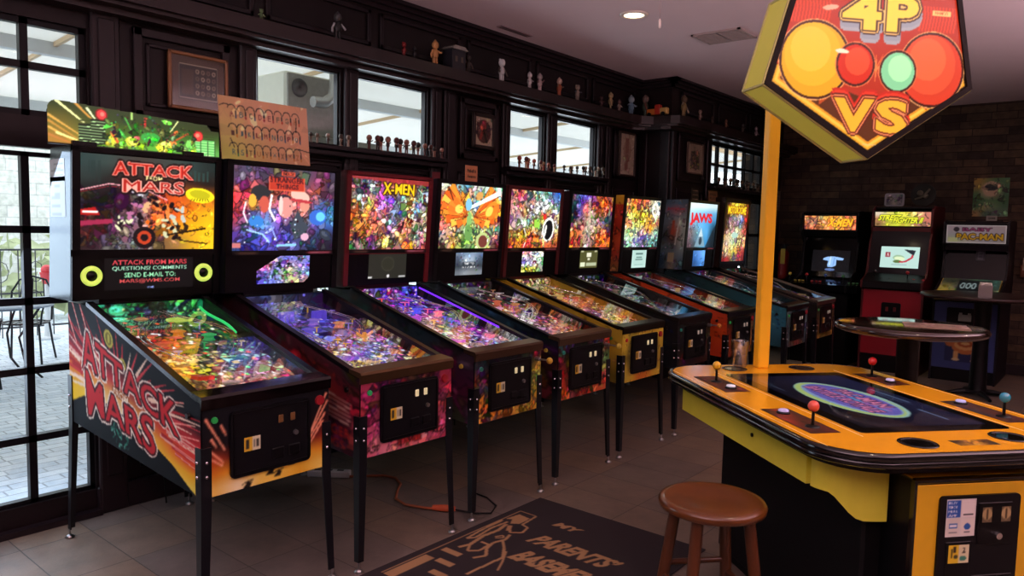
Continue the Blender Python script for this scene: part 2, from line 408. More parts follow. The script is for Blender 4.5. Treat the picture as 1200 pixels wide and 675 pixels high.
ops2 = [(6.16, 7.7, 2.08, 2.56), (7.05, 8.05, .15, 1.98)]
ml = wall_open(YS, YB, 0, HC, ops2, XB-.06, XB); ml.box(XW-.06, XB-.06, YS, YS+.06, 0, HC)
struct('wall_left_bay', ml, WOOD)
struct('wall_back', MB().box(XW-.15, XR+.15, YB, YB+.15, 0, HC), nodes_brick('ledger_stone', '2b201b', '54412f', '1e1612', .36, .088, .004, 'xz', .85, off=.37))
PL = mat('painted_wall', '6f5f58', .8)
struct('wall_right', MB().box(XR, XR+.15, YF, YB, 0, HC), PL)
struct('wall_front', MB().box(XW-.15, XR+.15, YF-.15, YF, 0, HC), PL)
# mouldings, pilasters, ledges and the high shelf of the left wall
def fr(mb, x, y0, y1, z0, z1, wd=.03, dp=.018):
    mb.box(x, x+dp, y0, y1, z0, z0+wd, bev=.004).box(x, x+dp, y0, y1, z1-wd, z1, bev=.004).box(x, x+dp, y0, y0+wd, z0, z1, bev=.004).box(x, x+dp, y1-wd, y1, z0, z1, bev=.004)
t = MB()
for a, b in ((-1.62, -1.48), (-.19, -.05), (.62, .73), (1.375, 1.485), (2.17, 2.27), (2.3, 2.42), (2.98, 3.08), (3.6, 3.74), (4.42, 4.52), (4.56, 4.66)):
    t.box(XW, XW+.035, a, b, 0, 2.6, bev=.008); t.box(XW+.035, XW+.045, a+.03, b-.03, .2, 2.55, bev=.004)
for a, b in ((.02, .56), (2.48, 2.93), (4.72, 5.16)):
    fr(t, XW, a, b, 2.08, 2.55, .045, .03); fr(t, XW, a+.07, b-.07, 2.15, 2.48, .02, .015); fr(t, XW, a, b, 1.2, 1.98); fr(t, XW, a, b, .2, 1.1)
for a, b in WIN: fr(t, XW, a-.02, b+.02, 1.95, 2.03, .012); fr(t, XW, a, b, .2, .68)
y = -3.6
while y < 5:
    fr(t, XW, y, y+.8, 2.76, 3.0, .03, .02); y += .88
struct('trim_1', t, WOOD2)
t = MB()
for a, b in ((5.22, 5.3), (6.03, 6.14), (7.72, 7.84), (8.1, 8.3)): t.box(XB, XB+.035, a, b, 0, 2.62, bev=.008)
fr(t, XB, 5.36, 5.98, 2.08, 2.58, .045, .03); fr(t, XB, 5.36, 5.98, 1.2, 2.0); 
y = 5.4
while y < 8: fr(t, XB, y, y+.8, 2.78, 3.0, .03, .02); y += .9
for a, b in ((XW+.04, XW+.12), (XB-.1, XB)): t.box(a, b, YS-.03, YS, 0, 2.62, bev=.006)
struct('trim_2', t, WOOD2)
XS = -1.3; XSB = -.92
sh = MB()
def shelfprof(mb, za, zb, d):
    pts = [(XW+.001, YF), (XS-d, YF), (XS-d, 4.72), (XS-d+.02, 4.9), (XS-d+.1, 5.0), (XSB-d-.1, 5.02), (XSB-d-.02, 5.06), (XSB-d, 5.2), (XSB-d, YB-.001), (XB+.001, YB-.001), (XB+.001, YS-.001), (XW+.001, YS-.001)]
    mb.prism(pts, lambda p, q, t: (p, q, t), za, zb)
shelfprof(sh, 2.62, 2.70, 0); shelfprof(sh, 2.60, 2.62, .03); shelfprof(sh, 2.57, 2.60, .1)
struct('trim_3', sh, mat('shelf_wood', '271a1a', .3, noise=.3, nscale=14))
cr = MB()
for d, za in ((.03, 3.02), (.06, 3.05), (.1, 3.075)):
    cr.box(XW, XW+d, YF, YS, za, HC-.001); cr.box(XB, XB+d, YS-d, YB, za, HC-.001); cr.box(XW, XB+d, YS-d, YS, za, HC-.001)
struct('trim_4', cr, WOOD2)
lg = MB()
for a, b in ((.64, 2.26), (2.98, 4.5)): lg.box(XW, XW+.13, a, b, 2.02, 2.05, bev=.006); lg.box(XW, XW+.09, a, b, 1.985, 2.02, bev=.006)
lg.box(XB, XB+.13, 6.05, 7.8, 2.03, 2.06, bev=.006)
struct('trim_5', lg, WOOD2)
struct('baseboard_left', MB().box(XW, XW+.03, -.2, YS, 0, .14, bev=.006).box(XB, XB+.03, YS, YB, 0, .14, bev=.006), WOOD2)
struct('baseboard_back', MB().box(XB+.03, XR, YB-.02, YB, 0, .12, bev=.005), WOOD2)
# windows and doors
def glazed(name, x, y0, y1, z0, z1, ny, nz, bar=.035, edge=.03, d=.04, ys=None, zs=None):
    mb = MB()
    mb.box(x-d, x, y0, y0+edge, z0, z1).box(x-d, x, y1-edge, y1, z0, z1).box(x-d, x, y0, y1, z0, z0+edge).box(x-d, x, y0, y1, z1-edge, z1)
    ys = ys or [y0+(y1-y0)*i/ny for i in range(1, ny)]; zs = zs or [z0+(z1-z0)*i/nz for i in range(1, nz)]
    for q in ys: mb.box(x-d, x, q-bar/2, q+bar/2, z0, z1)
    for q in zs: mb.box(x-d, x, y0, y1, q-bar/2, q+bar/2)
    o = struct(name, mb, mat('black_painted_frame', '0e0c10', .45, spec=.3))
    g = obj('window_pane', MB().box(x-d/2-.003, x-d/2+.003, y0+.005, y1-.005, z0+.005, z1-.005), GLASS, o)
    return o
glazed('door_1', XW-.02, -.835, -.2, .13, 1.86, 2, 5, ys=[-.48], zs=[.453, .794, 1.136, 1.486], bar=.035, edge=.022)
glazed('door_2', XW-.02, -1.46, -.87, .13, 1.86, 2, 5, zs=[.453, .794, 1.136, 1.486])
struct('trim_6', MB().box(XW-.1, XW+.01, -.87, -.835, 0, 1.9).box(XW-.12, XW+.05, -1.46, -.19, 0, .03), WOOD2)
glazed('window_1', XW-.02, -1.46, -.2, 2.03, 2.49, 3, 2, ys=[-1.05, -.84, -.47], zs=[2.27])
for i, (a, b) in enumerate(WIN):
    glazed('window_%d' % (i+2), XW-.015, a, b, 2.06, 2.545, 1, 1, edge=.012)
    glazed('window_%d' % (i+6), XW-.015, a, b, .75, 1.93, 1, 1, edge=.02)
glazed('window_10', XB-.015, 6.16, 7.7, 2.08, 2.56, 6, 2, bar=.03)
glazed('door_3', XB-.015, 7.05, 8.05, .15, 1.98, 3, 4, bar=.035, edge=.06)
# ------------------------------------------------------------------ PATIO OUTSIDE
def awning():
    m = bpy.data.materials.new('translucent_awning'); m.use_nodes = True; t = m.node_tree; t.nodes.clear()
    o = t.nodes.new('ShaderNodeOutputMaterial'); a = t.nodes.new('ShaderNodeBsdfDiffuse'); b = t.nodes.new('ShaderNodeBsdfTranslucent'); x = t.nodes.new('ShaderNodeMixShader'); n = t.nodes.new('ShaderNodeTexNoise'); r = t.nodes.new('ShaderNodeMix'); r.data_type = 'RGBA'
    n.inputs['Scale'].default_value = 1.5; r.inputs[6].default_value = (.62, .62, .58, 1); r.inputs[7].default_value = (.85, .85, .82, 1); t.links.new(n.outputs['Fac'], r.inputs[0])
    t.links.new(r.outputs[2], a.inputs[0]); t.links.new(r.outputs[2], b.inputs[0]); x.inputs[0].default_value = .6
    t.links.new(a.outputs[0], x.inputs[1]); t.links.new(b.outputs[0], x.inputs[2]); t.links.new(x.outputs[0], o.inputs['Surface']); return m
struct('floor_patio', MB().box(-14, XW-.06, -9, 16, -.14, -.03), nodes_brick('patio_pavers', 'c6d2de', 'dce6f0', 'a4aeb8', .2, .1, .006, 'yx', .5, .7, .5))
pr = MB(); pr.prism([(-1.57, 3.3), (-1.57, 3.38), (-7.6, 3.0), (-7.6, 2.92)], lambda p, q, t: (p, t, q), -9, 16)
o = struct('ceiling_patio', pr, awning())
bm = MB()
for x, z in ((-1.75, 3.27), (-3.4, 3.16)): bm.box(x-.05, x+.05, -9, 16, z-.12, z+.02)
y = -8
while y < 15: bm.prism([(-1.7, 3.25), (-1.7, 3.3), (-7.5, 2.95), (-7.5, 2.89)], lambda p, q, t: (p, t, q), y, y+.03); y += 2.2
struct('trim_7', bm, mat('tan_beam', 'cbb08c', .7, noise=.1))
b2 = MB().box(-4.95, -4.85, -9, 16, 2.98, 3.12).box(-7.56, -7.44, -9, 16, 2.78, 2.92)
struct('trim_8', b2, mat('pale_grey_beam', 'c8cccc', .6))
struct('wall_patio', MB().box(-14, -13.8, -9, 22, -.03, 4.2), nodes_brick('patio_stone', 'b8bab0', 'c9cbc4', 'adafa8', .5, .22, .01, 'yz', .5, bump=.3))
for i, yy in enumerate((-4.5, .2, 2.0, 5, 8.5)):
    p = MB().box(-7.6, -7.45, yy, yy+.15, -.03, 2.9, bev=.01).box(-7.66, -7.39, yy-.06, yy+.21, -.03, .15, bev=.01)
    tag(obj('patio_post', p, mat('pale_blue_paint', 'a9bcc6', .5)), 'pale blue square post holding up the patio roof', 'post', 'patio roof posts')
# iron lattice fence
fb = MB()
for k in range(60):
    y = -6+k*.2; fb.cone((-8.6, y, -.03), (-8.6, y, 1.12), .008, .008, 5)
for z in (.1, .55, 1.12): fb.box(-8.615, -8.585, -6, 6, z-.012, z+.012)
for k in range(30):
    y = -5.9+k*.4; fb.tube([(-8.6, y+.1+.09*math.cos(a*PI/4), .83+.14*math.sin(a*PI/4)) for a in range(8)], .006, 4, closed=True)
tag(obj('patio_fence', fb, mat('grey_wrought_iron', '4a4c50', .5)), 'thin grey wrought iron fence at the far edge of the patio', 'fence')
# hedge beyond fence
hb = MB(); rs = random.Random(3)
for k in range(1700):
    y = rs.uniform(-7, 9); z = rs.uniform(.1, 2.3)*(.75+.25*math.sin(y*2)); x = -10.3+rs.uniform(-.5, .5); r = rs.uniform(.08, .2); a = rs.uniform(0, PI)
    hb.add([(x, y-r*math.cos(a), z-r*math.sin(a)), (x+r*.5, y, z-r*.4), (x, y+r*math.cos(a), z+r*math.sin(a)), (x-r*.4, y, z+r*.5)], [(0, 1, 2, 3)])
o = tag(obj('hedge', hb, mat('pale_green_leaves', 'a3ad86', .7, noise=.4, nscale=3)), 'pale green hedge growing beyond the patio fence', 'hedge', None, 'stuff')
IRON = mat('black_wrought_iron', '1c1e24', .4, metal=.4)
def patio_chair(x, y, rz, label):
    t = thing('patio_chair', label, 'chair', (x, y, -.03), rz)
    s = MB()
    for k in range(7): s.box(-.19, .19, -.21+k*.063, -.18+k*.063, .43, .438)
    s.tube([(.21*math.cos(a*PI/8), .22*math.sin(a*PI/8), .435) for a in range(16)], .01, 6, closed=True); obj('seat', s, IRON, t)
    b = MB(); b.tube([(-.19, -.2, .44), (-.25, -.2, .75), (-.28, -.13, .88), (-.29, 0, .92), (-.28, .13, .88), (-.25, .2, .75), (-.19, .2, .44)], .011, 6)
    for k in (-.1, 0, .1): b.tube([(-.19, k, .44), (-.24, k*1.2, .66), (-.285, k, .9)], .007, 5)
    b.tube([(-.25, .1*math.cos(a*PI/5), .68+.09*math.sin(a*PI/5)) for a in range(10)], .006, 5, closed=True); obj('backrest', b, IRON, t)
    for sx, sy in ((1, 1), (1, -1), (-1, 1), (-1, -1)): obj('leg', MB().tube([(sx*.17, sy*.18, .43), (sx*.2, sy*.2, .2), (sx*.24, sy*.22, 0)], .011, 6), IRON, t)
    for sy in (-1, 1): obj('armrest', MB().tube([(-.24, sy*.2, .66), (0, sy*.24, .67), (.17, sy*.24, .66), (.2, sy*.22, .55), (.17, sy*.2, .43)], .01, 6), IRON, t)
    return t
def patio_table(x, y, label):
    t = thing('patio_table', label, 'table', (x, y, -.03)); m = MB()
    m.lathe([(.0, .70), (.52, .70), (.53, .71), (.52, .72), (0, .72)], n=28); obj('tabletop', m, mat('blue_grey_metal', '7f8ea6', .35), t)
    for k in range(4):
        a = PI/4+k*PI/2; c, s = math.cos(a), math.sin(a)
        obj('leg', MB().tube([(.45*c, .45*s, .7), (.25*c, .25*s, .4), (.3*c, .3*s, .15), (.46*c, .46*s, 0)], .012, 6), IRON, t)
patio_table(-5.9, .55, 'round blue-grey metal patio table seen through the left door panes')
patio_table(-5.2, 2.6, 'round blue-grey metal patio table partly behind the first pinball machine')
for x, y, r, l in ((-5.1, .15, PI*.9, 'black wrought iron chair on the near side of the left patio table'), (-6.6, 1.05, -.6, 'black wrought iron chair on the far side of the left patio table'),
                   (-6.35, -.15, .9, 'black wrought iron chair at the left end of the patio table'), (-4.35, 1.55, 2.2, 'black wrought iron chair with curved back between the two patio tables'),
                   (-5.3, 3.5, -1.6, 'black wrought iron chair on the right side of the farther patio table')): patio_chair(x, y, r, l)
u = thing('patio_planter', 'small red planter on a thin white stand beyond the patio tables', 'planter', (-8.2, 1.80, -.03))
obj('stand', MB().cone((0, 0, 0), (0, 0, .72), .05, .03, 10).lathe([(0, .0), (.14, .0), (.14, .03), (0, .04)]), mat('white_stand', 'd8dce0', .5), u)
obj('pot', MB().lathe([(.05, .72), (.08, .85), (.085, .87), (.05, .87)], n=16).ball((0, 0, .9), .07), mat('red_glaze', 'd8484e', .5), u)
# cooling unit with a fan and a bent duct, seen in the window nearest the door
hv = thing('air_conditioner', 'large white outdoor air conditioner box seen in the window above the cardboard sign', 'air conditioner', (-3.85, 2.62, 2.35))
obj('housing', MB().box(-.45, .43, -.42, .38, 0, .58, bev=.02), mat('off_white_metal', 'dcdccb', .5), hv)
obj('side_panel', MB().box(.43, .45, -.40, .38, .02, .56), mat('weathered_grey_metal', '8d8a80', .6, noise=.25), hv)
fo = obj('fan_grille', MB().lathe([(.0, .0), (.03, .005), (.03, .012), (.06, .012), (.075, .02), (.085, .0)], n=24), mat('dark_grille', '3a3835', .5), hv, (.451, -.28, .44)); fo.rotation_euler = (0, PI/2, 0)
tag(obj('duct', MB().tube([(-3.22, 2.60, 3.20), (-3.22, 2.60, 2.82), (-3.22, 2.57, 2.72), (-3.22, 2.49, 2.66), (-3.22, 2.36, 2.65)], .05, 12), mat('galvanised_duct', 'a8a8a4', .35, metal=.7)), 'silver bent duct pipe in front of the outdoor air conditioner', 'duct')
tag(obj('conduit_pipe', MB().cone((-3.2, 2.75, 3.2), (-3.2, 2.75, -.03), .015, .015, 8), mat('white_pipe', 'd8d8d0', .5)), 'thin white vertical pipe right of the bent duct', 'pipe')
tag(obj('support_platform', MB().box(-4.4, -3.3, 2.1, 3.2, 2.25, 2.35).box(-4.35, -4.27, 2.15, 2.23, -.03, 2.25).box(-4.35, -4.27, 3.07, 3.15, -.03, 2.25).box(-3.43, -3.35, 3.07, 3.15, -.03, 2.25), mat('weathered_grey_metal', '8d8a80', .6)), 'grey steel platform carrying the outdoor air conditioner', 'platform')
# ------------------------------------------------------------------ PINBALL MACHINES
random.seed(5)
def rot_grid(R): return R
LEGM = mat('black_steel_leg', '101116', .35, spec=.4)
RAIL = mat('dark_steel_rail', '3c3a3c', .28, metal=.9)
RUB = mat('bright_chrome_bolt', 'd8d8dc', .15, metal=1)
def rrect_(hx, hy, r, cx, cy):
    p = []
    for sx, sy, a0 in ((1, 1, 0), (-1, 1, PI/2), (-1, -1, PI), (1, -1, 1.5*PI)):
        for k in range(5): a = a0+PI/2*k/4; p.append((cx+sx*(hx-r)+r*math.cos(a), cy+sy*(hy-r)+r*math.sin(a)))
    return p
def leg_mesh(sx, sy, h=.70):
    # sx: +1 front, -1 rear ; sy side ; corner profile, tapering, splaying slightly outwards ; origin at the body corner on the floor
    m = MB(); t = .006
    def ring(z, wd, ox, oy):
        a = (ox, oy); X = lambda d: ox-sx*d; Y = lambda d: oy-sy*d
        return [(X(0), Y(0), z), (X(wd), Y(0), z), (X(wd), Y(t), z), (X(t), Y(t), z), (X(t), Y(wd), z), (X(0), Y(wd), z)]
    rs_ = [ring(h, .043, 0, 0), ring(h-.22, .042, 0, 0), ring(.045, .03, sx*.012, sy*.012)]
    v = sum(rs_, []); f = []
    for i in range(2):
        for k in range(6): f.append((i*6+k, i*6+(k+1) % 6, (i+1)*6+(k+1) % 6, (i+1)*6+k))
    f += [tuple(range(6)), tuple(range(12, 18))]
    m.add(v, f); return m
def _top(R):
    Q = Ras(R.w, 14, 8); Q.a = R.a[:14].copy(); return Q
def pinball(name, label, y, dx, P):
    T = thing(name, label, 'pinball machine', (dx, y, 0), 0, 'pinball machines along the window wall')
    hw = .285; body = P.get('body', BLACK); rim = P.get('rim', RAIL)
    # cabinet (open tray so that the playfield is really inside)
    prof = [(-.001, .505), (-.001, .872), (-.05, .885), (-1.02, 1.152), (-1.25, 1.152), (-1.25, .583)]
    cb = MB()
    for s in (-1, 1): cb.prism(prof, lambda p, q, t: (p, t, q), s*hw, s*(hw-.018))
    cb.box(-.018, 0, -hw+.018, hw-.018, .505, .872).box(-1.25, -1.232, -hw+.018, hw-.018, .6, 1.152)
    cb.prism([(-.018, .505), (-.018, .53), (-1.232, .61), (-1.232, .585)], lambda p, q, t: (p, t, q), -hw+.018, hw-.018)
    cb.box(-1.232, -1.03, -hw+.018, hw-.018, 1.13, 1.15)
    obj('cabinet', cb, body, T)
    # side print on the side facing the camera
    if 'side' in P:
        R = P['side'](); sd = hw+.0016
        pts = ((-1.245, -sd, .583), (-.004, -sd, .507), (-1.245, -sd, 1.152), (-.004, -sd, .872))
        R_ = art('side_print', R, pts[0], pts[1], (-1.245, -sd, 1.22), (-.004, -sd, .872), P.get('sidem', ARTG), T,
                 mask=None)
        # clip the rear top corner to the cabinet outline
        me = R_.data
        for v in me.vertices:
            x, z = v.co.x, v.co.z
            top = .872+(-x-.05)*.2753+.011 if x > -1.02 else 1.152
            if z > top: v.co.z = top
    for s in (-1, 1):
        obj('side_rail', MB().prism([(-.03, .872), (-.03, .892), (-1.03, 1.168), (-1.03, 1.148)], lambda p, q, t: (p, t, q), s*(hw+.003), s*(hw-.028)), rim, T)
    obj('lockbar', MB().prism([(.008, .845), (.012, .885), (.004, .896), (-.075, .905), (-.075, .885), (-.0005, .872), (-.0005, .845)], lambda p, q, t: (p, t, q), -hw-.004, hw+.004), P.get('lockm', rim), T)
    # playfield
    fw = hw-.02
    zf = lambda x: .832+(-x-.05)*.262
    R = P['play'](); obj('arch_apron', MB().prism([(-.02, .80), (-.02, .872), (-.10, .872), (-.14, zf(-.14))], lambda p, q, t: (p, t, q), -fw+.002, fw-.002), P.get('apron', BLACK), T)
    pf = art('playfield', R, (-.06, -fw, zf(-.06)), (-.06, fw, zf(-.06)), (-1.03, -fw, zf(-1.03)), (-1.03, fw, zf(-1.03)), PFM, T)
    art('backboard', _top(R), (-1.029, -fw, zf(-1.03)), (-1.029, fw, zf(-1.03)), (-1.029, -fw, 1.149), (-1.029, fw, 1.149), PFM, T)
    # toys and plastics on the playfield
    rs_ = random.Random(P.get('seed', 1)); pal = P['pal']
    pm = [mat('lit_plastic_'+c, c, .25, emis=c, es=P.get('glow', .55), coat=.5) for c in pal]
    for k in range(3):
        bx, by = -.62-.09*(k % 2)-.02*k, -.12+.11*k; z = zf(bx); b = MB()
        b.lathe([(.012, 0), (.03, .004), (.022, .012), (.022, .024), (.034, .026), (.034, .031), (.012, .037), (0, .038)], (bx, by, z), 14); obj('bumper', b, pm[k % len(pm)], T)
    for s in (-1, 1):
        fx = -.2; b = MB().cone((fx-.01, s*.085, zf(fx)+.02), (fx+.02, s*.022, zf(fx)+.016), .011, .006, 8)
        b.v = [(x, yy, z) for x, yy, z in b.v]; obj('flipper', b, mat('white_flipper', 'e8e4dc', .4), T)
        q = MB().prism([(-.24, s*.1), (-.34, s*.17), (-.25, s*.16)], lambda p, q, t: (p, q, t), zf(-.24)+.02, zf(-.24)+.036); obj('slingshot', q, pm[(1+s) % len(pm)], T)
    for k in range(P.get('nplastic', 14)):
        px, py = rs_.uniform(-1.0, -.42), rs_.uniform(-fw+.04, fw-.04); z = zf(px)+rs_.uniform(.012, .03); n = rs_.randint(3, 6); a0 = rs_.uniform(0, 6); r = rs_.uniform(.015, .04)
        pts = [(px+math.cos(a0+i*2*PI/n)*r*rs_.uniform(.5, 1.2), py+math.sin(a0+i*2*PI/n)*r*rs_.uniform(.4, 1)) for i in range(n)]
        if any(abs(p[1]) > fw-.006 for p in pts): continue
        b = MB().prism(pts, lambda p, q, t: (p, q, t), z, z+.003); b.cone((px, py, zf(px)), (px, py, z), .004, .004, 6)
        obj('playfield_plastic', b, rs_.choice(pm), T)
    for s, c in ((-1, P.get('ramp', 'c8d0e0')), (1, P.get('ramp', 'c8d0e0'))):
        pts = [(-.45-i*.05, s*(.1+.1*math.sin(i*.42)), zf(-.45-i*.05)+.015+.028*math.sin(min(1, i/5)*PI/2)) for i in range(11)]
        for d in (-.012, .012): obj('wire_ramp', MB().tube([(p[0], p[1]+d, p[2]) for p in pts], .0028, 5), CHROME, T)
    if 'toys' in P: P['toys'](T, zf, fw)
    gs = MB().prism([(-.05, .883), (-.05, .887), (-1.03, 1.157), (-1.03, 1.153)], lambda p, q, t: (p, t, q), -hw+.02, hw-.02); obj('playfield_glass', gs, GLASS, T)
    # front face
    R = P['front'](); art('front_print', R, (.0016, -hw+.002, .507), (.0016, hw-.002, .507), (.0016, -hw+.002, .845), (.0016, hw-.002, .845), ARTG, T)
    cd = MB().prism(rrect_(.18, .132, .02, .005, .69), lambda p, q, t: (t, p, q), .003, .012); d = obj('coin_door', cd, SATIN, T)
    obj('door_frame', MB().box(.012, .015, -.165, .175, .568, .574).box(.012, .015, -.165, .175, .806, .812).box(.012, .015, -.165, -.159, .568, .812).box(.012, .015, .169, .175, .568, .812), BLACK, d)
    for k in (0, 1):
        if P.get('coins', 1): obj('coin_entry', MB().box(.012, .018, .03+k*.055, .053+k*.055, .742, .775, bev=.003), P.get('coinm', mat('lit_coin_slot', 'd8cfa0', .4, emis='d8cfa0', es=.45)), d)
    obj('coin_return', MB().box(.012, .02, .0, .055, .60, .645, bev=.004).box(.012, .02, .075, .13, .60, .645, bev=.004), BLACK, d)
    obj('lock', MB().cone((.012, .11, .69), (.022, .11, .69), .011, .01, 12), STEEL, d)
    if P.get('card', 1):
        R = Ras(20, 18, 1.1, 'd8d2b0'); R.rect(0, 0, .5, 1, 'd8b030').rect(.12, .15, .3, .85, '30302c').rect(.58, .2, .66, .8, '404038').rect(.75, .2, .9, .8, '404038')
        art('price_label', R, (.0135, -.12, .655), (.0135, -.05, .655), (.0135, -.12, .71), (.0135, -.05, .71), ART, d)
    obj('start_button', MB().cone((.002, -.235, .80), (.010, -.235, .80), .013, .011, 14), mat('lit_button_'+P.get('start', '2e9a4a'), P.get('start', '2e9a4a'), .3, emis=P.get('start', '2e9a4a'), es=.12), T)
    if P.get('plunger'):
        b = MB().cone((.0, .235, .80), (.03, .235, .80), .014, .012, 12).cone((.03, .235, .80), (.09, .235, .80), .005, .005, 8); o = obj('plunger', b, STEEL, T)
        obj('plunger_knob', MB().ball((.1, .235, .80), .019), mat('knob_'+P['plunger'], P['plunger'], .3), o)
    else: obj('launch_button', MB().cone((.0, .235, .80), (.012, .235, .80), .022, .02, 16), mat('red_launch_button', '8c1c24', .3, emis='8c1c24', es=.1), T)
    obj('flipper_button', MB().cone((-.09, -hw-.002, .81), (-.09, -hw-.012, .81), .013, .011, 12), mat('flip_'+P.get('flip', '1c1416'), P.get('flip', '1c1416'), .3), T)
    obj('flipper_button', MB().cone((-.09, hw+.002, .81), (-.09, hw+.012, .81), .013, .011, 12), mat('flip_'+P.get('flip', '1c1416'), P.get('flip', '1c1416'), .3), T)
    # legs
    for sx, bx in ((1, .006), (-1, -1.256)):
        for sy in (-1, 1):
            l = obj('leg', leg_mesh(sx, sy, .70 if sx > 0 else .8), LEGM, T, (bx, sy*(hw+.007), 0))
            lv = MB().cone((sx*.006, sy*.006, .012), (sx*.006, sy*.006, .06), .005, .005, 8).lathe([(.019, 0), (.022, .006), (.008, .016), (0, .018)], (sx*.006, sy*.006, 0), 12)
            obj('leveler', lv, STEEL, l)
            for z in (.59, .645):
                zz = z+(0 if sx > 0 else .06)
                obj('leg_bolt', MB().ball((-sx*.022, sy*.002, zz), .007, 8), RUB, l)
                if sx > 0: obj('leg_bolt', MB().ball((sx*.002, -sy*.022, zz), .007, 8), RUB, l)
    # backbox
    bw = P.get('bw', .349); z0, z1 = P.get('bz', (1.174, 1.863)); ln = .044
    fx = lambda z: -1.03+ln*(z-1.174)/.689
    bx = MB().prism([(fx(z0), z0), (fx(z1), z1), (fx(z1)-.24, z1), (fx(z0)-.26, z0)], lambda p, q, t: (p, t, q), -bw, bw)
    bx.box(-1.25, -1.06, -.22, .22, 1.152, z0)
    obj('backbox', bx, P.get('bbox', BLACK), T)
    e = .0016
    def fp(yy, z, off=e): return (fx(z)+off, yy, z)
    g0, g1, gw = P.get('glassz', (1.395, 1.835, .315))
    t_ = P.get('trimm', BLACK)
    tr = MB()
    for a, b, c, d2 in ((-bw, bw, z1-.022, z1), (-bw, bw, g0-.03, g0), (-bw, -gw, z0, z1), (gw, bw, z0, z1)):
        tr.prism([(fx(c), c), (fx(c)+.012, c), (fx(d2)+.012, d2), (fx(d2), d2)], lambda p, q, t: (p, t, q), a, b)
    obj('backbox_trim', tr, t_, T)
    obj('speaker_panel', MB().prism([(fx(z0), z0), (fx(z0)+.0025, z0), (fx(g0-.03)+.0025, g0-.03), (fx(g0-.03), g0-.03)], lambda p, q, t: (p, t, q), -gw+.001, gw-.001), BLACK, T)
    R = P['bg'](); art('backglass', R, fp(-gw, g0, .004), fp(gw, g0, .004), fp(-gw, g1, .004), fp(gw, g1, .004), P.get('litm', LIT), T)
    if 'disp' in P:
        R, (a, b, c, d2) = P['disp'](); art('display', R, fp(a, c, .004), fp(b, c, .004), fp(a, d2, .004), fp(b, d2, .004), P.get('dispm', LIT), T, mask=P.get('dmask'))
        R = Ras(40, 6, 9); R.rect(.72, .15, .98, .85, 'a04858').rect(.06, .2, .22, .8, '5a4a3c')
        for k in range(5): R.rect(.74+k*.045, .35, .77+k*.045, .65, 'd09098')
        if P.get('plate', 1): art('name_strip', R, fp(-gw, g0-.024, .0135), fp(gw, g0-.024, .0135), fp(-gw, g0-.002, .0135), fp(gw, g0-.002, .0135), ART, T)
    if 'bside' in P:
        R = P['bside'](); art('backbox_side_print', R, (fx(z0)-.258, -bw-.0016, z0), (fx(z0)-.002, -bw-.0016, z0), (fx(z1)-.238, -bw-.0016, z1), (fx(z1)-.002, -bw-.0016, z1), P.get('bsm', ARTG), T)
    obj('power_cord', MB().tube([(-1.2, .15, .62), (-1.27, .16, .5), (-1.3, .18, .2), (-1.32, .2, .02)], .005, 6), BLACK, T)
    return T, fx
def simple_side(rows, n, seed, W=110, H=60, **k):
    def f():
        R = Ras(W, H, 2.0); R.grid(rows).collage(n, seed, .02, .09, **k); return R
    return f
def simple(rows, n, seed, W, H, asp, **k):
    return lambda: Ras(W, H, asp).grid(rows).collage(n, seed, **k)
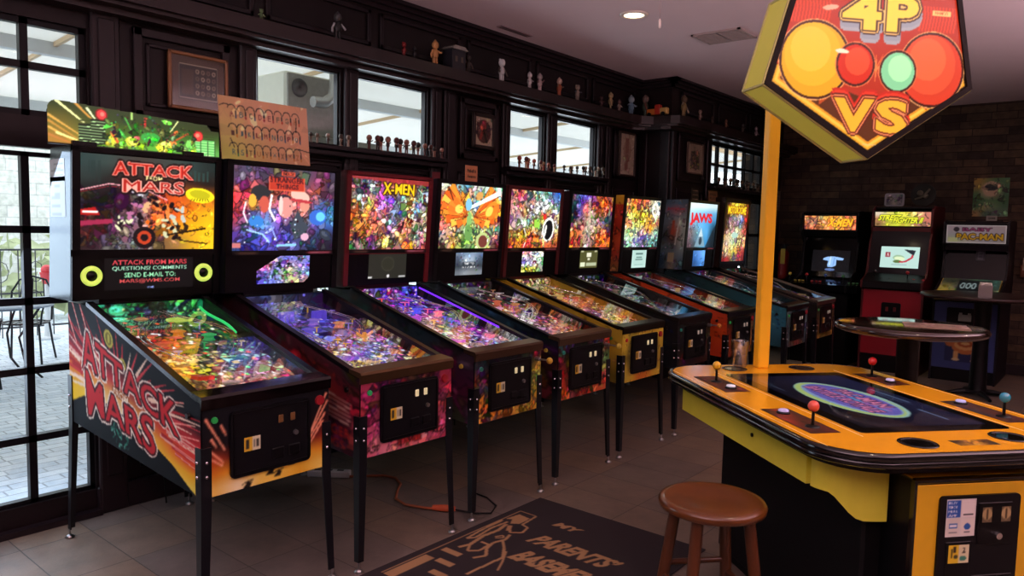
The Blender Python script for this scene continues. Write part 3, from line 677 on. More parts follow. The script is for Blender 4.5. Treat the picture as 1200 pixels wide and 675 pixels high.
# --- machine 1 -------------------------------------------------------
def bg1():
    R = Ras(190, 132, 1.42)
    R.grid(['2a3c3a 33423e 3a3a36 403a34 3a3c38 34403c 2a3a38 1c2826', '26302e 20201e 2a1c1a 301c18 3a201c 4a281c 3a2218 201814', '141012 180f14 2a161c 4a4448 b03c20 d05018 c06018 a85018',
            '100c10 1e1014 40283a 7a5a60 c04820 d85018 e08818 e8a818', '5a1818 381420 704a60 906a78 b85828 d88820 e8a818 f0b818', '2a1c20 3a2c34 605860 706460 705030 906838 c89820 f0c020'])
    R.collage(300, 11, .015, .06, jit=.16, ink=.25, reg=(0, 0, .62, .62)).collage(80, 12, .02, .06, jit=.12, ink=.15, reg=(.55, .0, 1, .55))
    for k in range(7): R.rect(.06+k*.012, .8-.02*k, .065+k*.012, .93, '20302e').rect(.72+k*.035, .78, .74+k*.035, .9-.01*(k % 3), '28403c')
    R.line([(0, .62), (.2, .7), (.45, .66), (.62, .55)], .012, 'e8a0a8'); R.line([(0, .60), (.2, .675), (.45, .64)], .006, 'a02030')
    R.ell(.88, .62, .17, .085, 'e8d820', -.12).ell(.88, .63, .12, .05, 'b8b018', -.12)
    for k in range(7): R.line([(.82+k*.02, .585), (.8+k*.026, .55)], .008, '504808')
    rs = random.Random(4)
    for c, u, v in (('c8c8d0', .42, .62), ('d8a878', .5, .5), ('e0641c', .52, .3), ('b8c0b8', .7, .42), ('b06890', .38, .42), ('d8d8b0', .3, .28), ('e8803c', .58, .42), ('303038', .46, .2), ('302010', .72, .2), ('c8c8a0', .64, .24)):
        for k in range(9): R.ell(u+rs.uniform(-.05, .05), v+rs.uniform(-.09, .09), rs.uniform(.015, .05), rs.uniform(.01, .025), c if k % 3 else '140c10', rs.uniform(0, 3))
    R.ell(.45, .13, .12, None, '181014').ell(.45, .13, .075, None, 'b83c20').ell(.45, .13, .04, None, '181014')
    R.line([(.62, .16), (.93, .24)], .02, '201408').line([(.72, .1), (.95, .06)], .015, '382008')
    R.poly([(0, .42), (.1, .45), (.14, .36), (0, .36)], 'a81818').poly([(0, .3), (.22, .33), (.22, .28), (0, .25)], '982848')
    R.rect(.015, .39, .12, .41, 'f0e8e0')
    R.text('ATTACK', .52, .87, .13, 'd03828', .60, bold=.03, out='1a0808', ow=.022, sq=.35).text('ATTACK', .52, .87, .12, 'e04838', .60, bold=.03, sq=.35, out='f0a898', ow=.007).text('ATTACK', .52, .87, .115, 'a82018', .59, bold=.0, sq=.35)
    R.text('FROM', .52, .78, .045, 'e8d890', .12)
    R.text('MARS', .52, .69, .12, 'd03828', .46, bold=.03, out='1a0808', ow=.022, sq=.35).text('MARS', .52, .69, .11, 'f0a898', .46, bold=.03, sq=.35, out='f0a898', ow=.006).text('MARS', .52, .69, .105, 'a82018', .45, bold=.0, sq=.35)
    return R
def ds1():
    R = Ras(200, 60, 2.8, '0a0a0c')
    for i, (s, c, w_) in enumerate((('ATTACK FROM MARS', 'c84048', .84), ('QUESTIONS? COMMENTS', '98d0b0', .84), ('SEND E-MAIL TO:', '88d0a0', .58), ('MARS@WMS.COM', 'c04848', .68))):
        R.text(s, .5, .86-i*.2, .15, c, w_, bold=.02)
    R.text('WMS', .5, .05, .07, '8090d0', .08)
    return R
def side1():
    R = Ras(230, 120, 2.0, '101218')
    R.grid(['101218 14161c 14161c 101218 101218 101218', '16181e 1c1e24 16181e 101218 101218 101218', '3a1c24 5a2028 401820 301418 281418 38161a', 'a02838 c02c38 b82834 902028 a02830 c02830', 'd87030 e8a040 e8b060 d89040 d84830 d83838', 'f0c028 f8e080 f8f0c8 f8e080 f0a028 e04828', 'f0c828 f8e060 f0e8b0 f8e888 f8d040 f0b828', '14161e 14161e 302818 e8d898 f8e868 f8e058'])
    R.poly([(0, 0), (0, .14), (.15, .27), (.38, .33), (.60, .30), (.82, .17), (.97, .0)], '0e1016')
    R.poly([(0, 1), (0, .80), (.25, .84), (.55, .80), (.8, .84), (1, .74), (1, 1)], '101218', .8)
    rs = random.Random(2)
    for k in range(44):
        a = PI*(-.08+1.16*k/43)+rs.uniform(-.03, .03); cx, cy = .46, .42; r1 = rs.uniform(.24, .34); r2 = r1+rs.uniform(.1, .36)
        R.line([(cx+math.cos(a)*r1*1.1, cy+math.sin(a)*r1), (cx+math.cos(a)*r2*1.1, cy+math.sin(a)*r2)], .035, rs.choice(['c83038', 'a82028', 'e8b0a0', 'd04048', 'f4dcc0']), .95, w2=.008)
    for (x0, y0), (x1, y1) in (((.80, .55), (.97, .72)), ((.84, .48), (.99, .60)), ((.82, .42), (1, .47)), ((.84, .36), (1, .36)), ((.74, .68), (.90, .86)), ((.84, .30), (1, .27)), ((.03, .95), (.12, .72)), ((.10, .98), (.19, .74)), ((.0, .8), (.08, .62))): R.line([(x0, y0), (x1, y1)], .028, 'd84048', w2=.012).line([(x0, y0), (x1, y1)], .01, 'f8c8b0')
    R.ell(.36, .87, .075, .07, 'b8b048').ell(.36, .87, .05, .05, '706c28').ell(.36, .87, .02, .04, 'b8b048').ell(.47, .75, .055, .05, 'b8b048').ell(.47, .75, .03, .03, '706c28')
    def w(t, u, v, h, wd, sq):
        for col, o in (('f8ecd8', .034), ('3a0c14', .018), ('c82830', 0)): R.text(t, u, v, h, col, wd, bold=.02 if o else .012, out=col if o else None, ow=o, sq=sq, sh=-.12)
    w('ATTACK', .49, .63, .22, .74, .5); R.text('FROM', .45, .47, .055, 'f8f0d8', .12, bold=.02, out='a05020', ow=.012); w('MARS', .43, .305, .24, .54, .5)
    for k in range(30): R.ell(.44+rs.uniform(-.07, .07), .10+rs.uniform(-.07, .09), .03, .008, rs.choice(['1c6050', '2a8068', '184038', '60a890']), rs.uniform(0, 3))
    return R
def front1():
    R = Ras(120, 72, 1.66, '101016')
    R.grid(['101016 101016 101016 101016 101016 101016', '101016 101016 101016 101016 101016 181014', '181014 101016 101016 101016 101016 301418', 'b04020 401818 101016 101016 401818 802820', 'd08020 e0a028 e8b830 e8b838 e8b030 e09828', 'f0c860 f8e8b8 f0d060 f0c850 e8b030 f0d060'])
    for a, b, c, d2 in ((.02, .9, .16, .5), (.13, .8, .17, .66), (.0, .5, .14, .33), (.03, .56, .15, .36), (.06, .66, .1, .55), (.98, .95, .84, .5), (.99, .85, .82, .42), (.97, .7, .8, .34), (.95, .6, .82, .32)):
        R.line([(a, b), (c, d2)], .035, 'e07050', w2=.02).line([(a, b), (c, d2)], .012, 'f8c8a0')
    for u, v in ((.5, .12), (.68, .17), (.32, .03), (.56, .07)): R.poly([(u-.03, v-.03), (u+.01, v+.05), (u+.035, v+.02), (u+.02, v-.03)], '181410').line([(u-.04, v+.02), (u+.05, v+.05)], .012, '181410')
    return R
def play1():
    R = Ras(120, 190, .55)
    R.grid(['18905a 20a060 103c28 18452c 28804c 309058', '1a7048 186040 182018 303820 388048 205838', '503020 6a3020 803020 604028 504838 385028', '6a4828 c02820 c83020 584030 483c30 586030', '805830 d05028 905838 705840 504840 483c30', 'b07030 d09030 c8b078 a09080 80808a 605c50', 'c08838 c88828 a08848 8088a0 7880b8 8888a0', '907030 c09038 b0803c 98a0b8 8890c8 b0b0a0', '806030 b08848 e0a080 e87050 d06858 c85858', '605040 907858 c09070 f09880 e06060 d87070'])
    R.collage(1300, 31, .004, .03, jit=.38, ink=.4, spot=90, sp=('fff0a0', 'ffffff', 'ff6040', '60ff90'))
    for k in range(5): R.rect(.2+k*.11, .35+.03*(k % 2), .26+k*.11, .375+.03*(k % 2), 'f0c850')
    return R
def toys1(T, zf, fw):
    x, y = -.86, .06; z = zf(x)
    obj('flying_saucer', MB().lathe([(.0, 0), (.02, .003), (.03, .012), (.012, .022), (0, .024)], (x, y, z+.015), 20).tube([(x+.055*math.cos(a*PI/10), y+.055*math.sin(a*PI/10), z+.03) for a in range(20)], .006, 6, closed=True), mat('lit_saucer', 'b8d060', .3, emis='b0d858', es=.8), T)
    obj('flying_saucer', MB().lathe([(.0, 0), (.02, .003), (.035, .01), (.015, .018), (0, .02)], (-.9, -.1, zf(-.9)+.02), 20), mat('saucer_tan', 'b89c60', .3, emis='b89c60', es=.4), T)
    for s in (-1, 1):
        q = [(-.97, s*.2), (-.7, s*.235)]
        obj('lane_guide', MB().tube([(-1.0+i*.05, s*(.235-.01*math.sin(i)), zf(-1.0+i*.05)+.03) for i in range(8)], .007, 6), mat('lit_green_tube', '30e070', .3, emis='38e078', es=1.0), T)
P1 = dict(bg=bg1, glassz=(1.405, 1.835, .315), disp=lambda: (ds1(), (-.21, .21, 1.215, 1.365)), side=side1, sidem=artmat('matt_side_print', 0, .7, spec=.1), front=front1, play=play1, toys=toys1, pal=['c83828', 'd89028', '38b868', 'd8c890', 'e06858', '9090c8'], seed=3, plate=0, lockm=mat('gloss_dark_lockbar', '1a1014', .12, metal=.6, coat=.8),
          rim=mat('black_rail', '202026', .25, metal=.7), bside=lambda: Ras(10, 20, .4, '4c5256'), bsm=artmat('mirror_side', 0, .22), start='2e9a4a', apron=mat('apron_dark', '2a1c18', .4), coinm=mat('dim_coin_slot', '6a4a28', .4))
T1, F1 = pinball('pinball_machine', 'first pinball machine beside the glazed door, ATTACK FROM MARS in red on its side', -.113, -.013, P1)
_mats['mirror_side'].node_tree.nodes['Principled BSDF'].inputs['Metallic'].default_value = .85
for s in (-.265, .265):
    r = MB().lathe([(.024, 0), (.026, .008), (.034, .012), (.044, .010), (.047, 0)], n=24)
    o = obj('speaker_ring', r, mat('lit_speaker_ring', 'c8e060', .4, emis='c0dc60', es=.85), T1, (F1(1.285)+.003, s, 1.285)); o.rotation_euler = (0, PI/2, 0)
    o2 = obj('speaker_grille', MB().lathe([(0, .004), (.024, .004), (.025, 0)], n=20), BLACK, o)
for z, h, c in ((1.72, .12, 'c0c4c8'), (1.56, .2, 'b0b8bc')):
    R = Ras(24, 24, 1, c)
    rs = random.Random(int(z*100))
    for k in range(9): R.rect(.3 if k % 2 else .1, .06+k*.1, rs.uniform(.6, .95), .085+k*.1, '70787c')
    art('paper_sheet', R, (-1.235, -.3515, z-.01), (-1.06, -.3515, z-.01), (-1.235, -.3515, z+h-.03), (-1.06, -.3515, z+h-.03), ART, T1)
# backlit topper board
def topper():
    R = Ras(230, 64, 3.9, '303c1c')
    R.grid(['2c3818 2e3a1e 2c3a1e 2a3a1c 2a381c 28341a', '5a5420 34461e 30401e 2c421e 30401c 2c3818', '7a6a28 4a5a24 406820 3c6a24 3a6a24 3c6424', 'a87830 80902c 70a830 58a838 60a838 58a048'])
    for (a, b, c, d2, col) in ((.04, .95, .22, .42, 'f0f0a8'), (.14, .93, .26, .5, 'c89040'), (.0, .62, .16, .25, 'd0a048'), (.0, .5, .15, .15, 'b88838'), (.0, .36, .14, .08, 'd8a850'), (.2, .86, .25, .6, 'e8f0c0'), (.04, .25, .15, .12, 'e8e890'), (.0, .2, .13, .03, 'b87838')): R.line([(a, b), (c, d2)], .06, col, w2=.03)
    for u0, u1, h, c in ((.155, .225, .5, '101c10'), (.22, .30, .62, '101c10'), (.84, .97, .42, '60c060')):
        R.rect(u0, 0, u1, h, c)
        for k in range(9): R.line([(u0, .04+k*.065), (u1, .05+k*.065)], .018, 'c0e8a0' if k*.065+.05 < h else '303c1c')
    R.ell(.28, .74, .13, None, '8a1c1c').ell(.28, .74, .1, None, 'e04040').ell(.285, .75, .05, None, 'f08070').ell(.86, .5, .13, None, 'a02020').ell(.86, .5, .1, None, 'f04038').ell(.855, .52, .05, None, 'f88870')
    for u, v, a, b, c, r in ((.32, .52, .14, .05, '58d048', .5), (.66, .74, .14, .05, '78e048', -.1), (.56, .34, .22, .12, '38a040', 0), (.45, .2, .16, .12, 'c8d040', 0), (.64, .14, .2, .12, 'd8d838', 0), (.68, .26, .16, .06, 'e89040', .0), (.34, .2, .12, .14, 'd0d840', 0), (.71, .5, .1, .04, 'd87030', .8), (.8, .25, .08, .14, '80d860', 0), (.47, .32, .06, .05, '903020', 0)):
        R.ell(u, v, a, b, c, r)
    R.line([(.33, .4), (.37, .15)], .06, 'e06030').line([(.41, .75), (.46, .35)], .03, '48b848').line([(.7, .3), (.8, .55)], .04, 'b05028').line([(.68, .52), (.73, .8)], .03, 'e8f0a0').line([(.45, .7), (.45, .9)], .05, 'a8d070').line([(.53, .55), (.53, .8)], .05, 'a03828')
    R.collage(150, 9, .02, .07, jit=.35, ink=.35, reg=(.3, 0, .84, .6)).collage(50, 19, .02, .05, jit=.35, ink=.3, reg=(.36, .55, .78, .95))
    for k in range(8): R.line([(.86+k*.016, 0), (.86+k*.016, .4)], .01, '183018')
    R.line([(0, .012), (1, .012)], .04, '0c100c')
    return R
tp = thing('backlit_topper', 'long green backlit topper board with rounded corner standing on the first pinball machine', 'topper', (-1.03, -.155, 1.865))
def tmask(U, V):
    x = (U-.5)*.78; top = .19-.035*U
    z = V*.20
    m = z < top
    m &= ~((x < -.35) & (z > top-.04) & (((x+.35)**2+(z-(top-.04))**2) > .0016))
    m &= ~((x > .33) & (z > .13) & ((x-.33)+(z-.13)*.9 > .02))
    m &= ~((x > .37) & (z > .13))
    return m
art('backlit_board', topper(), (.012, -.39, 0), (.012, .39, 0), (.012, -.39, .20), (.012, .39, .20), LIT, tp, mask=tmask)
obj('board_back', MB().prism([(-.385, 0), (-.385, .145), (-.375, .17), (-.345, .186), (0, .172), (.34, .152), (.365, .125), (.39, .12), (.39, 0)], lambda p, q, t: (t, p, q), -.012, .011), BLACK, tp)
obj('stand', MB().box(-.04, .03, -.3, -.2, 0, .02).box(-.04, .03, .2, .3, 0, .02), BLACK, tp)
# --- machine 2 -------------------------------------------------------
def bg2():
    R = Ras(170, 120, 1.42)
    R.grid(['4a4058 5a4868 443c50 4a3c48 483c44 4c4858 6a3858 40384a', '503850 b04058 504048 903838 904040 6a4850 a04058 382c3c', 'c03840 b0483c 4a3430 b04838 a04038 c87060 904038 483048', 'd83840 d88848 c04840 b08090 a06870 c05048 5060a0 404880', 'c83840 5068b0 6880c0 8868b0 88607c b06860 5078c0 4098d0', '904060 4870b8 7098d8 7850b0 485060 404450 5058a0 3858a0', '443c88 4058b0 5858b8 4c44a8 485098 404058 303860 302c48', '2c2858 3c3888 5048a8 5858b8 4c50a0 3c3c68 28283c 201c2c'])
    R.collage(420, 5, .01, .06, jit=.18, ink=.15)
    R.ell(.25, .70, .12, .09, '2c2c30').ell(.48, .64, .1, .05, '2a2430').ell(.29, .56, .07, .1, 'c85848').ell(.5, .53, .10, .13, 'd89088').ell(.45, .55, .03, .12, 'f0c8c0').ell(.69, .56, .07, .08, 'd8907c').ell(.64, .68, .14, .07, 'e0b8a8', -.25).ell(.65, .62, .17, .02, 'b83840', -.1)
    R.ell(.18, .6, .05, .08, 'f0b040').ell(.83, .42, .13, .1, '3868c8').ell(.86, .43, .07, .06, '68c8e8').ell(.22, .35, .1, .07, '3880d0').ell(.7, .17, .06, .05, 'd8a8c0').poly([(.55, .3), (.62, .5), (.74, .28), (.6, .12)], '3c4450')
    R.line([(.36, .68), (.34, .5), (.4, .36)], .03, 'f8f0f0').line([(.12, .58), (.1, .45), (.14, .33)], .02, 'f0e8f0').line([(.13, .25), (.28, .2), (.35, .1)], .02, 'a0d0f0').line([(.36, .3), (.42, .12)], .018, '90a8f0')
    for u in (.44, .56): R.ell(u-.02, .55, .012, .006, '302028')
    R.rect(.33, .74, .68, .90, 'b83828'); R.frame(.33, .74, .68, .90, .008, 'f07050')
    R.rect(.45, .915, .58, .97, 'd05038').text('THE NEW', .515, .94, .03, '2a1418', .11)
    R.text('STRANGER', .505, .865, .065, '3a1820', .33, bold=.02).text('THINGS', .51, .785, .06, '3a1820', .22, bold=.02)
    R.rect(.0, .03, .08, .09, 'c07070').line([(.42, .06), (.62, .07)], .03, '88c8e8')
    R.collage(40, 6, .01, .025, jit=.3, ink=.1, reg=(.1, .05, .7, .5), spot=20, sp=('ffffff', 'c0e0ff'))
    return R
def ds2():
    R = Ras(70, 50, 1.5); R.grid(['b05058 8078b8 6870c8 8080c8', 'a04058 7078c0 c08890 7878c8', '8058b8 a0a0d8 b0b878 7080d0', '5850c0 7888d0 d0d888 a07878']).collage(260, 3, .02, .07, jit=.4, ink=.45, inkc='182048', spot=25); return R
def play2():
    R = Ras(120, 190, .55)
    R.grid(['1c1c38 282848 38385c 282440 201c38 181430', '282850 383868 302c58 28204c 302860 201840', '30286c 5040a0 302868 3c2c80 383078 302c60', '40389c 7060c8 302878 5848b8 3c3080 282050', '483c90 382c80 403090 50489c 383078 282460', '4040a0 5050c0 6060d0 7060b0 a06888 8048a0', '8058b8 9070c0 5858d0 7078d8 c09868 a06080', 'b06878 c08088 8880d8 6868e0 8078d0 6c50a8', 'd08060 b080a0 8888e0 5858e0 6860d8 c86848', 'e0a040 d8b860 9890d8 7070e0 7060b8 e08858', 'd8c038 e8d068 b0a8b0 8880d0 c08868 e8c880', '806030 c8a030 d0b060 b09878 e8d878 d8e0a0'])
    R.collage(1300, 41, .004, .022, jit=.45, ink=.4, reg=(0, 0, 1, .55), inkc='1c1458', spot=60, sp=('ffffff', 'e0e0ff', 'ffe080', 'ff70a0')).collage(120, 42, .02, .06, jit=.15, ink=.3, reg=(0, .5, 1, 1), spot=20, sp=('c0b8ff', '8078ff'))
    return R
def toys2(T, zf, fw):
    m = mat('lit_violet_tower', '5848c8', .3, emis='5848d0', es=.7)
    for x, y in ((-.80, -.13), (-.78, .06)): obj('tower_toy', MB().box(x-.02, x+.02, y-.04, y+.04, zf(x), zf(x)+.055, bev=.006).box(x+.02, x+.022, y-.02, y+.02, zf(x)+.015, zf(x)+.04), m, T)
    x, y = -.47, .12; obj('creature_toy', MB().lathe([(.015, 0), (.018, .02), (.01, .03), (.015, .038), (.008, .046), (0, .048)], (x, y, zf(x)), 10).tube([(x, y-.05, zf(x)+.045), (x, y-.02, zf(x)+.028), (x, y+.02, zf(x)+.028), (x, y+.05, zf(x)+.046)], .008, 6), mat('lit_orange_toy', 'e09838', .4, emis='e09838', es=.7), T)
def front2():
    R = Ras(110, 66, 1.66); R.grid(['a83858 602838 401c28 401c28 602838 983048', 'b84060 502030 301820 301820 502030 a83858', 'c05070 502030 301820 301820 502030 b84868', 'c85878 903850 803048 803048 903850 c05070', 'd06078 d88090 c86070 d87880 c05868 a83850']); R.collage(240, 8, .03, .09, jit=.22, ink=.25)
    R.text('RST', .13, .09, .09, '201014', .13).text('STRANGER', .52, .10, .08, 'c83028', .26, out='401018', ow=.01).text('XYZ', .84, .14, .09, '201014', .14)
    return R
def side2():
    R = Ras(130, 66, 2.0); R.grid(['181014 28141c 30141c 3c1820 40181c 381820', '30141c 48181c 6a2020 80241c 8a281c 702028', '48181c 80241c a83020 a83018 b83c20 802c38', '401820 602024 80241c 903028 602840 501c30', '20141c 30181c 48202c 502430 38202c 401c34'])
    R.collage(150, 9, .03, .1, jit=.2, ink=.25).text('STRANGER', .8, .24, .12, 'b02c24', .3, bold=.03).text('THINGS', .8, .09, .1, 'b02c24', .24, bold=.03)
    for k in range(6): R.line([(.74, .38+k*.05), (.95, .36+k*.05)], .02, 'c8a898')
    return R
P2 = dict(bg=bg2, disp=lambda: (ds2(), (-.165, .165, 1.215, 1.37)), dmask=lambda U, V: ~((U < .45) & (V > .45+U*1.22)) & ~((U > .9) & (V < .2-(1-U)*2)), side=side2, front=front2, play=play2, toys=toys2, pal=['7060e0', '9078e0', 'e08860', 'd8b040', 'e0d8f0', 'c85890'], seed=8, ramp='9088e0',
          lockm=mat('bronze_lockbar', '6a5038', .3, metal=.8), rim=mat('bronze_rail', '2a2228', .3, metal=.8), bbox=mat('backbox_navy', '12121c', .35), start='2e9a5a')
T2, F2 = pinball('pinball_machine', 'second pinball machine, STRANGER THINGS title in red on a blue and red backglass', .592, .03, P2)
# --- machine 3 -------------------------------------------------------
def bg3():
    R = Ras(150, 112, 1.42)
    R.grid(['8a8c90 504850 908890 3c2c40 6a3040 a83838 a84038 a86038 403838 504840', '904858 504060 6890a0 b04868 a05090 d8a838 e0b830 d8a030 803838 88a088', '98a898 a0a0a0 a88848 a860b0 8050a8 5048a0 88a0a0 d8b848 7898a0 88a898', 'b07848 d8d0c0 d88840 a858a0 a868b8 585098 c0c0b8 e8c858 4858b8 98a080', 'c85830 e88038 d06030 c08088 c87858 8890b0 5870b8 e0d070 6080c0 b0b870', 'd87038 d86028 e87048 c86048 98a0b0 6070b0 c06850 d88838 b0a078 c89878', 'c87840 c06830 b05038 d08868 9888b0 a09098 d8a030 e07038 98a0a0 b88890', '984838 d88838 503840 a06040 c8a848 a88878 c8a838 a05848 788898 a87878', '4c7860 607058 48303c 604058 c8a840 584868 886848 e07828 c89858 984850'])
    R.collage(900, 21, .01, .065, jit=.3, ink=.42, inkc='180c18', spot=20); R.text('X-MEN', .60, .86, .15, 'f0c818', .42, bold=.03, out='301010', ow=.018, sq=.2)
    R.poly([(0, 1), (.0, .97), (1, .93), (1, 1)], 'a83030', .8)
    return R
def ds3():
    R = Ras(60, 44, 1.6, '24241e'); R.ell(.5, .55, .28, None, '38382e').ell(.5, .55, .24, None, '28281f').rect(.0, .03, .1, .1, 'c0c0c0').ell(.52, .09, .06, None, 'd8d8d8').rect(.8, .03, .98, .09, 'a8a8a8'); return R
def play3():
    R = Ras(120, 190, .55)
    R.grid(['f04048 d0d0ff 3030d0 c04890 5058ff 3030c0', 'd050c0 c83888 2020d0 4040e0 2020c0 6030c0', 'a050c0 c85080 d07088 2020c0 8090c0 7030c0', '8858d0 c070b0 7050c0 c04060 502890 502080', 'b060a0 9870d0 b87890 a06088 582080 481c70', 'd87050 8870d0 c08068 d05050 8038a0 401c68', 'd08868 a090d8 d89860 c86888 9858a8 58287c', 'e0a048 8888d8 d09890 c07898 a86898 683080', 'd8a858 d89880 e0a0b0 8890d8 c86890 a85888', 'e0a848 c09898 d8a0c0 7090e8 6898e8 d87870', 'd89850 b09070 e0c0b0 70a8f0 b0a0c8 c8c0b0', '806848 a88858 c8b090 98b0c0 c0b898 d8d8c0'])
    R.collage(1700, 51, .004, .022, jit=.48, ink=.4, inkc='301050', spot=90, sp=('ffffff', 'ffd0ff', 'ffe0a0', '80b0ff')); return R
P3 = dict(bg=bg3, disp=lambda: (ds3(), (-.155, .155, 1.21, 1.375)), side=simple_side(['10141c 18222a 302028 1c2c34 1c2c34 30202c', '181c24 501c38 28363c 24383c 3c2038 401c34', '301828 601c38 2c3c40 284044 501c38 58203c', '201820 481c30 24343c 284044 401c30 384028'], 160, 4), front=simple(['203038 181c20 181c20 181c20 30402c 604030', '803830 202020 181818 181818 303830 a8a030', '387048 201c18 181818 181818 303828 80a040', 'c86828 302018 181818 302018 604820 c8a030', 'd87828 e09030 d88830 d8a040 e0b040 e0a838'], 260, 5, 110, 66, 1.66, r0=.02, r1=.07, jit=.35, ink=.4),
          play=play3, pal=['c058e0', '5860ff', 'ff70a0', 'ffc870', 'e8e0ff', 'ff5050'], seed=12, glow=.8, lockm=mat('bronze_lockbar2', '5a4434', .3, metal=.8), rim=mat('blue_black_rail', '22242c', .3, metal=.8), trimm=mat('dark_red_trim', '6a1c24', .35), bbox=mat('dark_red_side', '4a1820', .4), start='286858', plunger='c8a030', flip='b8a038')
T3, F3 = pinball('pinball_machine', 'third pinball machine with purple lit playfield and dark red backbox edges', 1.363, .001, P3)
obj('side_lamp_strip', MB().prism([(-.3, .955), (-1.0, 1.145), (-1.0, 1.135), (-.3, .945)], lambda p, q, t: (p, t, q), .252, .262), mat('violet_lamp_strip', '7020e0', .4, emis='7028f0', es=2.2), T3)
# --- machine 4 -------------------------------------------------------
def bg4():
    R = Ras(130, 100, 1.42)
    R.grid(['d8e0c0 a0c8c8 68b0d0 c0c8b0 c8e0d8 d8e8d8', 'c86038 e08838 c87030 78a8b8 a8d8d8 c8e8e0', 'e06828 e07828 e88828 70b8d8 e0a848 e88830', 'e88028 f0b830 e89030 88b880 e0b040 f0a028', 'e08040 d86830 98b068 78a868 d88838 d86030', 'd8a088 c0a078 88b070 80a868 c8b870 68a8b0', 'c8a890 c89058 68a068 90a868 b0b070 a87068', '6a7858 c89848 406848 c8c880 a8a050 a05058'])
    R.collage(520, 61, .01, .06, jit=.3, ink=.3)
    for s in (-1, 1):
        for k in range(10):
            a = .95-k*.21; L = .60-.012*k*k*.6
            x1, y1 = .5+s*(.04+L*math.cos(a)*.85), .5+L*math.sin(a)
            R.line([(.5+s*.05, .48), (x1, y1)], .05, '802c14', .9, w2=.15).line([(.5+s*.05, .48), (x1, y1)], .035, ['f09030', 'e06020', 'f8c048', 'e87028'][k % 4], 1, w2=.125)
    R.ell(.22, .66, .16, .12, 'e87828', .8, .8).ell(.3, .62, .09, .07, 'f8d060').ell(.84, .62, .18, .13, 'e88028', .7, .85).ell(.80, .6, .1, .07, 'f8d058', .7)
    R.line([(.42, .62), (.98, .92)], .05, 'e8f8f0', w2=.09).ell(.45, .7, .07, .1, '80c0e0').ell(.62, .84, .09, .07, 'e0a050', .5, .9).ell(.47, .42, .06, .17, '88b868').ell(.47, .25, .09, .13, '689850')
    R.ell(.72, .12, .17, .14, 'b8c880').ell(.72, .11, .11, .1, '703830').line([(.12, .95), (.2, .75)], .02, '401c14').collage(70, 62, .012, .035, jit=.4, ink=.6, inkc='301c18')
    return R
def ds4():
    R = Ras(60, 44, 1.35); R.grid(['60708a 7088a0 8090a8 60708a', '404858 b0c0d0 98a8b8 405060', '303840 404850 404850 303840', '606870 808890 787c80 707880']).collage(60, 2, .02, .06); R.rect(.25, .3, .75, .55, '303840').text('X', .1, .1, .01, '303030').text('TAP TO', .5, .48, .09, 'f0f0f0', .36).text('START', .5, .33, .09, 'f0f0f0', .5); return R
P4 = dict(bg=bg4, disp=lambda: (ds4(), (-.13, .15, 1.205, 1.375)), side=simple_side(['141820 1c242c 20303c 203c4c 18303c 141820', '10141c 40503c 1c3848 244860 1c3040 302018', '181c20 302c28 182c38 1c3848 20242c 602c28', '101418 14181c 141c24 281c20 48242c 702830'], 130, 6), front=simple(['305858 282c2c 181818 202020 304830 a04030', '502828 202020 181818 181818 283828 508048', 'a03028 201818 181818 181818 303020 608048', 'c84028 301818 181818 201818 402018 a85030', 'd05028 c84828 b83820 c04028 d05830 c86038'], 260, 7, 110, 66, 1.66, r0=.02, r1=.08, jit=.35, ink=.4),
          play=simple(['c0b8c8 605870 403c44 302830 38282c 302428', 'a0a8c8 8088a8 302c34 402830 502c30 281c20', '706868 504850 604048 a04850 483038 281c24', 'c0a878 b07858 c87858 a86050 503048 281c2c', 'c89868 d08058 c08878 a880a8 50308a 302038', 'a88060 c8a088 d8a8c8 c0a0c0 503878 a04838', '907060 b8a0a8 c0a0b8 b08888 b06050 c86040', '605048 b08078 a88088 d08858 d07048 803830', '604840 a07860 d88860 d89878 c86850 583030', '584838 c08058 e08050 e09068 a06048 503830'], 1300, 71, 120, 190, .55, r0=.004, r1=.026, jit=.4, ink=.4, spot=40),
          pal=['e0b0e0', 'd87050', 'c89058', 'f0e8f0', '7050a0'], seed=17, plunger='c8b040', flip='b8a038', rim=mat('blue_black_rail', '22242c'), lockm=mat('bronze_lockbar3', '5e4a38', .35, metal=.7), trimm=mat('black_trim', '101014', .3), bbox=mat('maroon_side', '38202a', .4), start='287868')
T4, F4 = pinball('pinball_machine', 'fourth pinball machine with orange winged figure backglass, second machine to the left of the yellow one', 2.115, -.007, P4)
T4['label'] = 'fourth pinball machine from the door, orange wings on its backglass, red lower front'
# --- machine 5 -------------------------------------------------------
def bg5():
    R = Ras(120, 92, 1.42)
    R.grid(['e8a088 c83838 c8b088 a87860 98d8c0 70b8a0 5080b8 3860b0', 'e08888 d04848 a8a098 c87860 c0e0c8 b8e0d0 c0d0c8 6088b8', 'd89090 d07868 c8a888 e8e0d8 e8f0e0 d8e8c8 b8c8a0 a8b8a8', 'e0a0a0 b08898 d8b858 e0e0e0 b8d880 d86048 d8a878 e0b888', 'e0a890 b8d8d8 a8d0d8 d8d0b8 98c860 e8c888 e0d8c8 c8b098', 'e8d8a0 d8a840 e0b048 e0a838 d0b060 f0f0e8 f0f0e8 c8b880', 'e08838 e0a830 e8a830 d84828 e05828 d8c0b0 e8c8a8 c08848', 'c84828 e08030 c83820 d84828 e8a040 d05028 d86838 a85030'])
    R.collage(600, 81, .01, .06, jit=.3, ink=.3); R.ell(.79, .33, .17, .22, 'f8f8f0', -.2).ell(.79, .32, .13, .18, '101014', -.2).ell(.73, .3, .03, .12, 'f0f0e8', -.2).ell(.7, .56, .05, .06, 'd03028').rect(.49, .36, .6, .5, '98d048').collage(60, 82, .012, .03, jit=.3, ink=.4); return R
